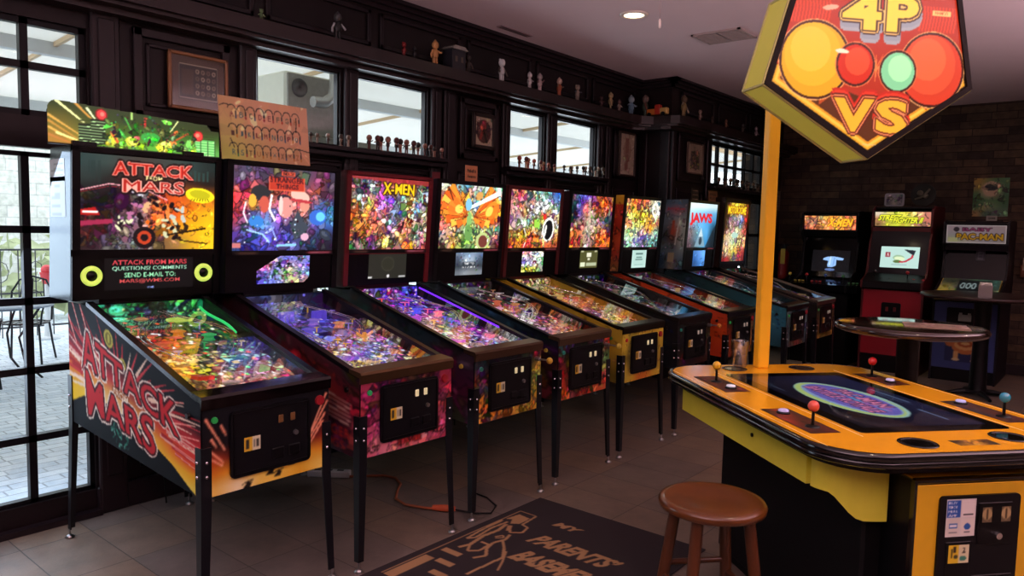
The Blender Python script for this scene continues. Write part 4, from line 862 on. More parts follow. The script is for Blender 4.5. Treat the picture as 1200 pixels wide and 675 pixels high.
def ds5(): return Ras(46, 42, 1.05).grid(['d07868 c0a0a0 a0c0b0 c8c0a0', 'a0a0b8 c09098 8098c8 b0c898', '8898c8 90a8c8 c8c0c0 88a8a0', 'c8c838 d8d838 c8d040 a8a090']).collage(150, 5, .03, .09, jit=.4, ink=.3)
P5 = dict(bg=bg5, disp=lambda: (ds5(), (-.125, .145, 1.205, 1.385)), side=simple_side(['c8a830 c8a830 b89c30 b89c30 b89c30 b89c30', 'b89828 c8a838 c0a038 907c30 c8a838 c8a830', '907828 c8a838 807028 b09838 48704c c0a038', '504418 60501c 503c14 907828 706020 807028'], 60, 9, jit=.12, ink=.4), front=simple(['c8b038 989030 c0a838 c0a838 c8b038 c8b038', 'c8b038 202018 181818 181818 202018 c0a838', '887c28 202018 181818 181818 202018 b8a038', 'c8b038 202018 181818 181818 202018 a89030', 'b8a840 c8a830 c06828 c87828 c8a030 c8b040'], 90, 10, 110, 66, 1.66, r0=.015, r1=.05, jit=.15, ink=.5),
          play=simple(['e0a850 e0b070 c89860 d0a868 c0a060 b08850', 'c89858 c0a060 b88858 d08858 b89050 a88050', 'c09058 b08858 a88850 c07848 b88050 b07048', 'b87050 c88860 d07848 b87850 c89058 b87850', 'c86848 b87860 c07058 c88858 c07048 a86040', 'c87850 b07070 c08868 a05868 b07858 b86848', 'c88058 c87850 8058a0 884888 b87858 b87050', 'c88858 d8a068 9060a0 d0a060 e0b070 c87850', 'b88860 e0c068 f0d888 f0c860 e89040 c86848', '907050 b88858 e0c078 c89868 a08068 c09080'], 1300, 91, 120, 190, .55, r0=.004, r1=.024, jit=.38, ink=.35, spot=40),
          pal=['e8a050', 'e0c070', 'd06848', 'a060a0', 'f0e0a0'], seed=23, body=mat('yellow_laminate', 'c4a52e', .4), rim=mat('dark_brown_rail', '241c14', .3, metal=.6), lockm=mat('dark_brown_rail', '241c14'), trimm=mat('dark_red_trim2', '501c20', .4), bbox=mat('red_brown_side', '6a2c28', .4), start='b02028', flip='2e8a4a')
T5, F5 = pinball('pinball_machine', 'fifth pinball machine with the bright yellow cabinet', 2.847, -.008, P5)
# --- machine 6 -------------------------------------------------------
def ds6():
    R = Ras(46, 40, 1.15, '4a4a28'); R.rect(.38, .58, .62, .8, 'd8d8c0').rect(.44, .4, .56, .52, 'c8c8b0').rect(.05, .82, .2, .92, 'a8a888').rect(.8, .82, .95, .92, 'a8a888').rect(.05, .08, .3, .3, 'd0d8b8').rect(.36, .1, .95, .28, 'a8b090'); return R
dark_play = lambda sd, ac: simple(['302c34 28242c 38303a 403038 382c34 281c24', '302028 482c2c 60302c 402828 303038 403c44', '28242c 403030 502828 48444c 707480 505460', '24242a 302c30 3c3438 80848c 888c94 404450', '28282c 403c3c 484038 504c4c 3c4048 302c34', '30302c 505048 606468 484440 38343c 302c30', ac, '383834 606058 787068 686c70 484c54 303034', '303030 504c50 8890a0 606c80 505058 a08070'], 700, sd, 110, 170, .55, r0=.006, r1=.035, jit=.35, ink=.35, spot=22)
def bg6():
    R = Ras(110, 84, 1.42); R.grid(['605070 5040a0 6048b8 703080 c84828 d85028 a05840', '403850 5844b0 c84830 a86858 e85828 e05020 b06040', '382c40 6048a0 b06040 d0b0a0 a87060 c85030 605058', '484048 a08078 b09080 c8c0a8 a88880 606890 303848', 'b06048 d06838 c8a888 d0c0b0 a07058 c86840 382c30', 'e06830 e07040 c8a080 b09080 d06838 e06030 d85828', 'd86030 c86038 a89080 907870 d86840 e86828 e06028'])
    R.collage(500, 101, .01, .06, jit=.3, ink=.3); R.line([(.42, .95), (.47, .1)], .09, 'c8b8a0', .6).line([(.33, .7), (.36, .15)], .06, 'b09078', .6).collage(60, 102, .01, .03, jit=.4, ink=.5); return R
P6 = dict(bg=bg6, disp=lambda: (ds6(), (-.13, .14, 1.215, 1.38)), side=simple_side(['141418 1c1c20 202024 1c1c20 181820 141418', '181c20 24282c 202428 243038 203038 1c2024', '141418 1c1c20 20242c 20343c 1c2c34 181c20'], 80, 12), front=simple(['202020 181818 181818 181818 202020 282018', '1c2424 181818 141414 141414 1c1c1c 483c28', '282018 181818 141414 141414 1c1c1c 403828', '482820 201818 201818 301c18 401c18 382018'], 120, 13, 90, 54, 1.66, r0=.02, r1=.07),
          play=dark_play(111, '484440 888074 a09c90 908c88 505860 302c30'), glow=.25, pal=['706c70', 'a08878', '8088a0', '604840'], seed=29, plunger='c87828', coinm=mat('coin_white', 'b8b0a0', .4, emis='b8b0a0', es=.2), trimm=mat('black_trim', '101014'), bbox=mat('black_red_side', '2c1820', .4), start='287868')
T6, F6 = pinball('pinball_machine', 'sixth pinball machine, unlit dark cabinet with orange knob, just right of the yellow one', 3.632, -.002, P6)
# --- machine 7 -------------------------------------------------------
def bg7():
    R = Ras(110, 90, 1.3); R.grid(['d88838 c84828 d85838 c06038 b8b890 d0d0c0', 'e07838 e8a040 e0a038 d8c060 a8a890 c8c8c0', 'd8c878 e8c838 f0c838 e8b838 e09838 c8b8a0', 'c86038 d8c868 e0d860 f0c848 f08828 c87838', 'b8c890 d0d880 c8c898 c0a078 e08838 a0c0a8', 'b0d0a8 c8e0b8 a8a8b8 8868a8 98b8a8 98c8b8', '78a890 98c8b0 8098a0 7860a8 78b0a0 407c70'])
    R.collage(500, 121, .01, .06, jit=.3, ink=.3); R.ell(.86, .8, .13, .16, 'e8e8e0', 0, 1, .6).text('Laser', .5, .2, .12, '5040a0', .4, bold=.02, slope=.4); return R
def bside7():
    R = Ras(40, 100, .37, 'a83020'); R.rect(0, .9, 1, 1, 'd8a028').text('STAR', .5, .95, .03, '803018', .6); R.grid(['c84828 b83020', 'a83020 c84028', 'b83828 a02c1c', 'b83020 c05028', '903020 a83828', '885028 905830']).rect(0, .88, 1, 1, 'd8a028').collage(60, 3, .02, .05, jit=.2, ink=.3, reg=(0, 0, 1, .86))
    for k in range(6): R.line([(.3, .78-k*.11), (.7, .72-k*.11)], .03, 'e07848')
    return R
P7 = dict(bg=bg7, disp=lambda: (Ras(40, 36, 1.1, 'a8c8c0').frame(.06, .06, .94, .94, .03, 'c0e0d8').rect(.25, .68, .75, .74, '50706c').rect(.3, .5, .7, .56, '50706c').rect(.25, .38, .75, .44, '50706c').rect(.2, .15, .8, .18, '80a8a0'), (-.13, .13, 1.2, 1.385)), bside=bside7,
          side=simple_side(['a83818 b84020 c84820 c85020 c04820 b84020', '782818 a83818 b84020 c84820 d05828 c04818', '301810 80301c a03818 b84820 c84420 b83c1c'], 60, 14, jit=.15, ink=.3), front=simple(['302418 201810 181410 181410 201810 604830', '803018 181410 141414 141414 181410 705030', 'a04020 181410 141414 141414 181410 806038', '803818 502818 402418 502818 602c18 905828'], 110, 15, 90, 54, 1.66, r0=.02, r1=.07),
          play=dark_play(131, 'c89080 606880 5868a0 706880 c0a060 d0b890'), glow=.3, pal=['c05070', '7080a8', 'e0c080', '8c6088'], seed=31, body=mat('orange_red_laminate', 'a83c1c', .4), coinm=mat('coin_white', 'b8b0a0'), card=1, trimm=mat('black_trim', '101014'))
T7, F7 = pinball('pinball_machine', 'seventh pinball machine with orange-red cabinet and red backbox side', 4.39, .06, P7)
# --- machine 8 -------------------------------------------------------
def bg8():
    R = Ras(110, 96, 1.25); R.grid(['d8e8e0 d8f0f0 d8f0f0 c8e0e0 c0d8d8', 'a8d0e0 88c8e8 78b8e0 70a8d0 60a0c8', '90b8d0 68b0e0 58a8e0 5098d0 4888b8', '80808c 70a8c8 60b0e8 4898d0 205878', '786870 688088 58a0c8 50a0d8 183848', '705c64 507080 5898b8 4090c8 142c38', '503c44 384850 5088a0 3080b8 101c24'])
    R.collage(50, 141, .02, .05, jit=.1, ink=.15, reg=(0, 0, .45, .5)); R.poly([(.28, .02), (.48, .46), (.66, .02)], '7a98a8', .9).poly([(.4, .25), (.48, .46), (.56, .25)], 'b8d0d8').ell(.48, .15, .07, .09, '303c48')
    R.poly([(.66, 0), (1, .55), (1, 0)], '101820', .7).text('JAWS', .45, .64, .28, 'd81c28', .80, bold=.05, sh=-.1); return R
def bside8():
    R = Ras(44, 110, .37); R.grid(['506878 587080 485c6c', '88788a b06068 706874', '6c8088 88989c 7c9090', '708088 a08880 a8b8b0', '505c64 b05038 98a8a0', '404850 805848 a0b0a8', '687c80 485050 98a8a4', '5c7480 607078 788c90', '304858 686860 587080', '284050 847c64 405c6c']).collage(90, 6, .015, .05, jit=.12, ink=.15)
    R.text('JAWS', .5, .86, .04, 'c04050', .85, slope=-.02).line([(.45, .7), (.42, .5)], .04, 'b85840').rect(.35, .1, .62, .24, '9c9474').line([(.7, .75), (.6, .35)], .02, 'c0c8bc'); return R
P8 = dict(bg=bg8, glassz=(1.39, 1.835, .315), disp=lambda: (Ras(36, 36, 1.0).grid(['4878b8 5890d0 60a0e0', '3868a8 5888d0 68a8e8', '2c5898 4880c8 5898e0', '284878 3868a8 4880c8']).collage(30, 5, .03, .1, jit=.1, ink=.1), (-.14, .13, 1.2, 1.385)), bside=bside8,
          side=simple_side(['182c30 1c3c40 204448 245058 28606c 2c6878', '14282c 1c3c40 24505c 286470 2c6c80 306c80', '101c20 142c30 1c444c 245864 28606c 24505c'], 60, 16, jit=.12, ink=.25), front=simple(['506468 283438 181c1c 181c1c 283438 607478', '405458 181818 141414 141414 181818 506468', '506468 202020 141414 141414 181818 506468', '405458 503838 904840 a05048 503c3c 405458'], 110, 17, 90, 54, 1.66, r0=.02, r1=.07),
          play=dark_play(151, '506870 607880 486068 d0a080 c88868 806858'), glow=.3, pal=['407880', 'c8a080', '505c70', 'a0b0b8'], seed=37, body=mat('teal_laminate', '1c444c', .4), coinm=mat('coin_white', 'b8b0a0'), trimm=mat('black_trim', '101014'))
T8, F8 = pinball('pinball_machine', 'teal pinball machine with JAWS in red on its blue backglass', 5.32, .22, P8)
# --- machine 9 -------------------------------------------------------
def bg9():
    R = Ras(90, 120, .95); R.grid(['382018 d8b838 e8d038 e8c830 d8b828 603018', '301810 d88828 e8a028 e8a830 d88020 702818', '301818 806880 7080a0 c8c0b8 6078a0 a03020', '402818 c8a890 b88878 d8d0c8 4870a0 a83828', '503020 e0b898 c09080 d8c890 d0a078 a03828', 'a07850 e0c0a0 e0d0a0 c8c898 d8a880 c07850', 'c8a880 d8d0a8 b0c8b0 b8c8a8 d8b888 c89068', 'c8a070 e0c090 e8d870 e8d058 e0a868 b86848', 'b08858 d8c8a0 e8d060 e8c850 c04838 a03028', '802020 a83030 604030 707870 a83030 702020'])
    R.collage(420, 161, .01, .05, jit=.22, ink=.32).text('MOTORDOME', .5, .88, .12, 'f0d828', .8, bold=.04, out='803010', ow=.012, sq=.25); R.ell(.35, .68, .03, .015, '181014').ell(.68, .68, .03, .015, '181014').ell(.5, .45, .14, .05, 'a8c8b8'); return R
P9 = dict(bg=bg9, bz=(1.174, 1.92), glassz=(1.235, 1.87, .30), bw=.34, side=simple_side(['181418 202020 282420 201c1c', '141414 302820 483828 282020', '101010 201c18 302820 201818'], 50, 18), front=simple(['302820 201c18 181410 302418', '504028 181410 141414 604830', '704830 181410 141414 685038', '806028 706028 605020 907030'], 90, 19, 90, 54, 1.66, r0=.02, r1=.07),
          play=dark_play(171, '605870 706478 d0a080 e0a080 806850 504038'), glow=.3, pal=['706080', 'd8a080', '907858', 'a0a0a0'], seed=41, coinm=mat('coin_white', 'b8b0a0'), rim=mat('pale_steel_rail', '8a7c70', .3, metal=.9), lockm=mat('pale_steel_rail', '8a7c70'), bbox=mat('brown_box', '2c1c14', .5), trimm=mat('black_trim', '101014'), plate=0)
T9, F9 = pinball('pinball_machine', 'ninth pinball machine at the far end of the row, tall backglass with a yellow title', 6.13, .23, P9)
T1['group'] = T1['group']
# cardboard sign with an alphabet and painted bulbs on the second machine
cs = thing('cardboard_sign', 'brown cardboard sign with hand drawn alphabet and bulbs on top of the second machine', 'sign', (-1.08, .553, 1.868))
R = Ras(150, 92, 1.62, 'b4875e'); R.grid(['dcb07c e8b48a ecb48c ecb48a', 'dcc078 e4b484 e8b488 eab48a', 'd8cc70 dcbc7c e4b284 e8b086', 'd4d868 dcc070 e0ae7c e0a878']).collage(60, 2, .05, .2, jit=.03, ink=0)
for i, s in enumerate(('ABCDEFGH', 'IJKLMNOPQ', 'RSTUVWXYZ')):
    v0 = .76-i*.30; n = len(s); up = .14; rs = random.Random(i)
    for k, ch in enumerate(s):
        u = .13+k*.72/(n-1)+.02*i*0; R.text(ch, u, v0-.03-.015*k*0, .085, ['3c6c78', '5a4030', 'b06838', '803038', '4a5a48'][rs.randint(0, 4)], .035, bold=.0)
        pts = [(u-.045, v0+.05), (u-.03, v0+.1), (u, v0+.12), (u+.03, v0+.1), (u+.047, v0+.04)]; R.line(pts, .012, '1a1a1c')
        R.ell(u+.045, v0-.01, .012, .05, '20242a').ell(u+.045, v0-.07, .013, .03, ['2c8a50', 'c84830', 'a02838', '304878', 'c87828'][rs.randint(0, 4)])
R.line([(0, .84), (.06, .88), (.12, .86)], .012, '1a1a1c').line([(.86, .8), (.85, .55)], .012, '1a1a1c').line([(.1, .35), (.14, .2)], .012, '1a1a1c').line([(.86, .28), (1, .24)], .012, '1a1a1c')
art('drawn_face', R, (.006, -.27, .002), (.006, .27, .002), (-.03, -.27, .335), (-.03, .27, .335), ART, cs)
obj('cardboard', MB().prism([(.004, .002), (-.032, .335), (-.038, .335), (-.002, .002)], lambda p, q, t: (p, t, q), -.27, .27), mat('cardboard', 'd8ac7c', .9, noise=.1), cs)
def card(label, x, y, z, w_, h, col, text=None, tc='30241c', rz=0, cat='sign', lines=()):
    t = thing('paper_sign', label, cat, (x, y, z), rz); obj('card', MB().box(-.006, 0, -w_/2, w_/2, 0, h), mat('card_'+col, col, .8), t)
    R = Ras(44, 40, w_/h, col)
    if text:
        for i, s in enumerate(text): R.text(s, .5, .68-i*.34, .2, tc, .75)
    for a in lines: R.rect(.12, a, .88, a+.04, tc)
    art('card_face', R, (.001, -w_/2, 0), (.001, w_/2, 0), (.001, -w_/2, h), (.001, w_/2, h), ART, t)
card('small orange card with two lines of writing standing on the fourth pinball machine', -1.05, 2.16, 1.865, .12, .115, 'c8825c', ('Pinball is', 'Awesome'))
card('small dark red box lid on the left end of the fourth backbox top', -1.1, 1.86, 1.865, .07, .05, '6a2028', None)
card('small black framed notice standing on the jaws machine near the bay window', -.85, 5.28, 1.865, .16, .12, '2a2420', None, 'b09078', lines=(.1, .45, .8))
card('small tan card with writing standing beside the notice under the bay window', -.86, 5.72, 1.865, .2, .12, '7a5838', ('FREE', 'PLAY'), '201810')
# ------------------------------------------------------------------ FOUR PLAYER GAME TABLE
YT = mat('yellow_laminate_top', 'f6b01e', .22, coat=.4); YS2 = mat('yellow_side_panel', 'e4dc48', .4); 
GT = thing('game_table', 'large yellow and black four player arcade table with joysticks and a flat screen', 'arcade table', (1.727, 1.469, 0), math.radians(-40))
def rrect(hx, hy, r, n=9, cx=0, cy=0):
    p = []
    for sx, sy, a0 in ((1, 1, 0), (-1, 1, PI/2), (-1, -1, PI), (1, -1, 1.5*PI)):
        for k in range(n):
            a = a0+PI/2*k/(n-1); p.append((cx+sx*(hx-r)+r*math.cos(a), cy+sy*(hy-r)+r*math.sin(a)))
    return p
XY = lambda p, q, t: (p, q, t)
obj('tabletop', MB().prism(rrect(.735, .52, .2), XY, .84, .878), YT, GT)
tm = MB(); P_ = rrect(.745, .53, .21, 11)
for z, r in ((.864, .015), (.842, .012)): tm.tube([(x, y, z) for x, y in P_], r, 8, closed=True)
obj('edge_trim', tm, GLOSSB, GT)
obj('underlayer', MB().prism(rrect(.70, .48, .2), XY, .80, .84), BLACK, GT)
sk = MB().box(-.60, .455, -.455, -.435, .69, .80).box(-.60, .60, .435, .455, .69, .80).box(-.62, -.60, -.40, .40, .69, .80)
obj('side_skirt', sk, YS2, GT)
obj('skirt_lock', MB().cone((.08, -.4555, .755), (.08, -.460, .755), .008, .008, 10), BLACK, GT)
# curved bracket at the near corners
for sy in (-1, 1):
    b = MB(); prof = []
    n = 12; top = []; bot = []
    for k in range(n+1):
        s = k/n; x = .475+.12*math.sin(s*PI/2)+.01*s; y = -.45+.20*(1-math.cos(s*PI/2))
        zb = .69 if s < .3 else .69-.085*(.5-.5*math.cos(min(1, (s-.3)/.45)*PI))
        top.append((x, sy*-y*-1 if sy < 0 else -y, .80)); bot.append((x, y if sy < 0 else -y, zb))
        top[-1] = (x, y if sy < 0 else -y, .80)
    v = []; 
    for a in top: v.append(a)
    for a in bot: v.append(a)
    inn = [(x-.012, y*.96, z) for x, y, z in v]; N = len(v); v2 = v+inn; f = []
    for k in range(n):
        f += [(k, k+1, n+1+k+1, n+1+k), (N+k, N+n+1+k, N+n+2+k, N+k+1), (n+1+k, n+2+k, N+n+2+k, N+n+1+k), (k, N+k, N+k+1, k+1)]
    f += [(0, n+1, N+n+1, N), (n, N+n, N+2*n+1, 2*n+1)]
    b.add(v2, f); obj('corner_bracket', b, YS2, GT)
obj('body', MB().box(-.48, .56, -.30, .30, .06, .80, bev=.01).box(-.42, .5, -.26, .26, 0, .06), mat('matt_black_body', '08080a', .6, spec=.25), GT)
ct = MB().box(.50, .703, -.235, .235, .02, .775); c_ = obj('coin_cabinet', ct, BLACK, GT)
obj('coin_shelf', MB().box(.50, .69, -.225, .225, .775, .781), YT, c_)
fpn = MB().box(.703, .708, -.228, .228, .03, .762, bev=.002); obj('front_panel', fpn, mat('yellow_coin_face', 'e2b024', .35), c_)
obj('edge_band', MB().box(.688, .709, -.236, .236, .765, .782, bev=.004).box(.69, .709, -.237, -.228, .02, .77).box(.69, .709, .228, .237, .02, .77), GLOSSB, c_)
cd = obj('coin_door', MB().prism(rrect(.148, .27, .015, 5, 0, .455), lambda p, q, t: (t, p, q), .708, .716), SATIN, GT)
obj('door_bezel', MB().box(.716, .72, -.008, .115, .56, .70, bev=.002).box(.716, .719, -.12, -.03, .45, .575, bev=.002).box(.716, .72, -.02, .13, .25, .46, bev=.002), BLACK, cd)
for yy in (.005, .075):
    R = Ras(12, 16, .7, '6a5a40').ell(.5, .55, .35, .4, 'b8a070').rect(.42, .2, .58, .9, '302418'); art('coin_slot', R, (.7205, yy, .635), (.7205, yy+.035, .635), (.7205, yy, .685), (.7205, yy+.035, .685), ART, cd)
obj('lock', MB().cone((.716, .065, .59), (.73, .065, .59), .012, .011, 14), CHROME, cd)
R = Ras(50, 62, .8, 'd8d4cc'); R.rect(.03, .52, .48, .97, '2858b0').rect(.52, .52, .97, .97, 'e8e0d8').rect(.03, .03, .48, .48, 'd8d0c4').rect(.52, .03, .97, .48, 'e0d8cc')
for i, s in enumerate(('BUY', 'TOKENS', 'HERE', 'APP')): R.text(s, .22, .9-i*.11, .07, 'f0f0f0', .3)
R.rect(.58, .56, .92, .60, '202020').rect(.12, .22, .4, .36, '3060a8').rect(.14, .26, .38, .32, 'e8e8e8').ell(.74, .26, .09, None, '3060a8').rect(.65, .1, .85, .13, '606060').rect(.12, .1, .4, .13, '808080')
art('sticker', R, (.717, -.125, .592), (.717, -.018, .592), (.717, -.125, .715), (.717, -.018, .715), ART, cd)
R = Ras(30, 24, 1.2, 'e0d8b0'); R.rect(0, 0, .5, 1, 'e0c030').rect(.12, .3, .2, .8, '302c20').ell(.36, .35, .12, None, '404030').text('1', .3, .75, .3, '302820', .1).text('2', .75, .7, .3, '302820', .14).ell(.72, .25, .2, .14, '408870')
art('price_label', R, (.7195, -.11, .505), (.7195, -.035, .505), (.7195, -.11, .565), (.7195, -.035, .565), ART, cd)
# screen with logo, printed inner border
SX0, SX1, SY = -.50, .515, .295
obj('screen_glass', MB().prism(rrect((SX1-SX0)/2, SY, .02, 4, (SX0+SX1)/2), XY, .875, .8805), GLOSSB, GT)
R = Ras(190, 110, 1.75, '12142a'); R.grid(['1c2246 1a2040 181c38', '161a36 141830 12142a', '101224 0e1020 0c0e1c'])
R.ell(.52, .47, .62, .31, 'a0d0c8').ell(.52, .46, .60, .29, 'c0dc80').ell(.52, .48, .56, .255, '90b0e0').ell(.52, .49, .54, .225, '7068c8')
rs = random.Random(7)
for k in range(60): R.ell(.52+rs.uniform(-.24, .24), .48+rs.uniform(-.13, .13), .06, .014, rs.choice(['60b8e8', 'a868c8', '8088e0', 'd070a8']), rs.uniform(-.3, .3), .7)
R.text('PAC-MAN', .52, .60, .13, 'f090b8', .36, bold=.03, out='302058', ow=.012).text('BATTLE ROYALE', .52, .42, .13, 'e888b8', .52, bold=.03, out='302058', ow=.012)
R.rect(.34, .90, .62, .915, '7088a8').rect(.34, .87, .66, .88, '50688c').rect(.36, .84, .62, .85, '50688c').rect(.74, .80, .92, .815, '7090b8').rect(.1, .08, .35, .09, '708898').rect(.06, .12, .2, .13, '506478')
art('screen_picture', R, (SX0+.07, -.245, .8808), (SX1-.06, -.245, .8808), (SX0+.07, .245, .8808), (SX1-.06, .245, .8808), artmat('table_screen', .8, .06, coat=1), GT)
ln = MB()
for y in (-SY-.022, SY+.018): ln.box(-.56, .55, y, y+.004, .878, .8788)
ln.box(-.62, .64, -.505, -.502, .878, .8788).box(-.62, .64, .502, .505, .878, .8788)
obj('border_line', ln, mat('pale_yellow_line', 'f0d080', .4), GT)
def panel(x0, x1, y0, y1, jx, bx, ball, c, bt='d8dce8'):
    R = Ras(60, 24, 2.6); R.grid(['503020 402418 602c20', c+' 583020 402018', '402418 '+c+' 502c20']).collage(60, int(abs(jx)*900), .03, .12, jit=.2, ink=.3); R.frame(.01, .03, .99, .97, .03, '302014')
    cp = art('control_panel', R, (x0, y0, .8790), (x1, y0, .8790), (x0, y1, .8790), (x1, y1, .8790), ARTG, GT)
    yc = (y0+y1)/2
    j = obj('joystick', MB().lathe([(.026, 0), (.024, .004), (.01, .006), (0, .007)], (jx, yc, .879), 16).cone((jx, yc, .884), (jx, yc, .937), .006, .005, 8), BLACK, GT)
    obj('joystick_ball', MB().ball((jx, yc, .952), .0195, 18), mat('ball_'+ball, ball, .2, coat=.6), j)
    b = obj('button_ring', MB().lathe([(.025, 0), (.025, .006), (.019, .008), (.0, .008)], (bx, yc, .879), 18), BLACK, GT)
    obj('push_button', MB().lathe([(.019, .006), (.019, .013), (.014, .016), (0, .0165)], (bx, yc, .879), 18), mat('white_button'+bt, bt, .25, emis=bt, es=.25), b)
panel(-.46, -.13, -.47, -.355, -.34, -.20, 'e0b020', '704020'); panel(.16, .50, -.475, -.36, .42, .23, 'e05848', 'a03820', 'b8b0e0')
panel(-.47, -.20, .35, .465, -.40, -.27, 'c81c20', '703018', 'd0c8f0'); panel(.10, .44, .35, .465, .36, .15, '2c8aa8', '303038', 'b0b8f0')
for x, y in ((-.625, -.18), (-.625, .18), (.645, -.185), (.61, .19)):
    obj('cup_holder', MB().lathe([(.062, .002), (.06, .004), (.050, .0035), (.048, .001), (.0, .001)], (x, y, .878), 26), GLOSSB, GT)
R = Ras(40, 14, 2.8, '201810').collage(30, 3, .1, .3, jit=.4); R.grid(['302010 c89030 604018', '806020 d8a838 302010']).collage(50, 3, .05, .2, jit=.3, ink=.5)
art('decal', R, (.685, -.06, .8787), (.685, .09, .8787), (.625, -.06, .8787), (.625, .09, .8787), ARTG, GT)
# pole and pentagon sign
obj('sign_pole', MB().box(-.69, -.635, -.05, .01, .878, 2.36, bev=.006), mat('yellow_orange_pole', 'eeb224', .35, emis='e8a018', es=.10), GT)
obj('sign_arm', MB().box(-.64, -.12, -.045, .005, 2.27, 2.33, bev=.005), mat('yellow_orange_pole', 'e8a020'), GT)
PT = [(-.355, 2.47), (.375, 2.52), (.455, 2.145), (.005, 1.852), (-.455, 2.118)]
XF, XK = .035, -.13
obj('pentagon_sign', MB().prism(PT, lambda p, q, t: (t, p, q), XK, XF-.004), mat('olive_translucent_acrylic', 'a89e40', .4, emis='9a9038', es=.42), GT)
em = MB()
for i in range(5):
    a, b = PT[i], PT[(i+1) % 5]
    for x in (XK, XF-.006): em.tube([(x, a[0], a[1]), (x, b[0], b[1])], .007, 6)
    em.tube([(XK, a[0], a[1]), (XF-.006, a[0], a[1])], .006, 6)
obj('sign_edge_strip', em, mat('pale_edge_strip', 'b0a868', .35, metal=.3), GT)
u0, u1, v0_, v1_ = -.475, .475, 1.83, 2.54
def SU(y): return (y-u0)/(u1-u0)
def SV(z): return (z-v0_)/(v1_-v0_)
def inset(P, d):
    cx = sum(p[0] for p in P)/5; cy = 2.2; out = []; n = len(P)
    for i in range(n):
        a, b, c = P[i-1], P[i], P[(i+1) % n]
        def off(p, q):
            dx, dy = q[0]-p[0], q[1]-p[1]; L = math.hypot(dx, dy); nx, ny = -dy/L, dx/L
            if (cx-p[0])*nx+(cy-p[1])*ny < 0: nx, ny = -nx, -ny
            return (p[0]+nx*d, p[1]+ny*d), (dx, dy)
        (p1, d1), (p2, d2) = off(a, b), off(b, c); den = d1[0]*d2[1]-d1[1]*d2[0]
        t = ((p2[0]-p1[0])*d2[1]-(p2[1]-p1[1])*d2[0])/den; out.append((p1[0]+d1[0]*t, p1[1]+d1[1]*t))
    return out
R = Ras(330, 246, .95/.71, '1a0c06')
pp = lambda d: [(SU(a), SV(b)) for a, b in inset(PT, d)]
R.poly(pp(.028), 'e8a024').poly(pp(.036), 'f8c048').poly(pp(.048), 'e89020').poly(pp(.056), '50240c').poly(pp(.060), '5c2a10')
R.poly([(SU(-.36), SV(2.45)), (SU(.40), SV(2.50)), (SU(.425), SV(2.26)), (SU(0), SV(2.08)), (SU(-.41), SV(2.2))], 'b83018')
for s in (-1, 1):
    for k in range(12):
        y = s*(.2+.014*k); R.line([(SU(y), SV(2.36)), (SU(y+.01), SV(2.42)), (SU(y+.005), SV(2.46))], .012, 'd84020')
R.poly([(SU(-.22), SV(2.33)), (SU(-.02), SV(2.20)), (SU(-.22), SV(2.05))], 'c04818').poly([(SU(.24), SV(2.33)), (SU(.05), SV(2.20)), (SU(.26), SV(2.05))], 'c04818')
for k in range(12):
    a = k*PI/6; L = .1 if k % 3 == 0 else .07; R.line([(SU(.02), SV(2.205)), (SU(.02+math.cos(a)*L), SV(2.205+math.sin(a)*L*1.1))], .006, 'f08040', w2=.001)
for cx, cz, r, c, c2, c3 in ((-.245, 2.222, .142, 'e8a01c', 'f0b024', 'f4be38'), (.268, 2.212, .138, 'd83c20', 'e4502c', 'ec6438')):
    R.ell(SU(cx), SV(cz), (r+.013)/.71, None, 'f0a868').ell(SU(cx), SV(cz), (r+.009)/.71, None, '3c140a').ell(SU(cx), SV(cz), r/.71, None, c).ell(SU(cx-.01), SV(cz+.02), r*.85/.71, None, c2).ell(SU(cx-.02), SV(cz+.04), r*.6/.71, None, c3)
for cx, cz, r, c, c2 in ((-.070, 2.215, .076, 'd42c14', 'ec4c28'), (.118, 2.198, .074, '88d098', 'b0f0b0')):
    R.ell(SU(cx), SV(cz), (r+.012)/.71, None, 'e87848').ell(SU(cx), SV(cz), (r+.008)/.71, None, '3c140a').ell(SU(cx), SV(cz), r/.71, None, c).ell(SU(cx+.008), SV(cz+.012), r*.7/.71, None, c2)
R.ell(SU(-.13), SV(2.262), .03/.71, .009/.71, 'f8e0c0', -.05).ell(SU(-.19), SV(2.425), .035/.71, .01/.71, 'f0a888', .15)
R.rect(SU(.255), SV(2.425), SU(.34), SV(2.445), 'f0c070').text('NAMCO', SU(.297), SV(2.435), .012/.71, 'd06030', .06)
for dx, dz, c, ow in ((.004, -.035, 'a8a0a4', .02), (.004, -.022, '98949c', .02), (0, 0, '3a2420', .026), (0, 0, 'f0b868', .018), (0, 0, '4a2c1c', .010)):
    for ch, xx, ww in (('4', -.052, .17), ('P', .125, .14)): R.text(ch, SU(xx+dx), SV(2.42+dz), .14/.71, c, ww/.95, bold=.04, out=c, ow=ow)
for ch, xx, ww in (('4', -.052, .17), ('P', .125, .14)): R.text(ch, SU(xx), SV(2.42), .14/.71, 'ffcc48', ww/.95, bold=.04)
for dx, dz, c, ow in ((0, .022, 'c82818', .022), (0, .012, 'e03820', .022), (0, 0, '5a1810', .024), (0, 0, 'f08858', .016), (0, 0, '6a2010', .008)):
    for ch, xx, ww in (('V', -.066, .18), ('S', .102, .14)): R.text(ch, SU(xx+dx), SV(2.02+dz), .13/.71, c, ww/.95, bold=.04, out=c, ow=ow)
for ch, xx, ww in (('V', -.066, .18), ('S', .102, .14)): R.text(ch, SU(xx), SV(2.02), .13/.71, 'f8b030', ww/.95, bold=.04)
R.rect(SU(-.02), SV(1.905), SU(.04), SV(1.909), 'e0b890')
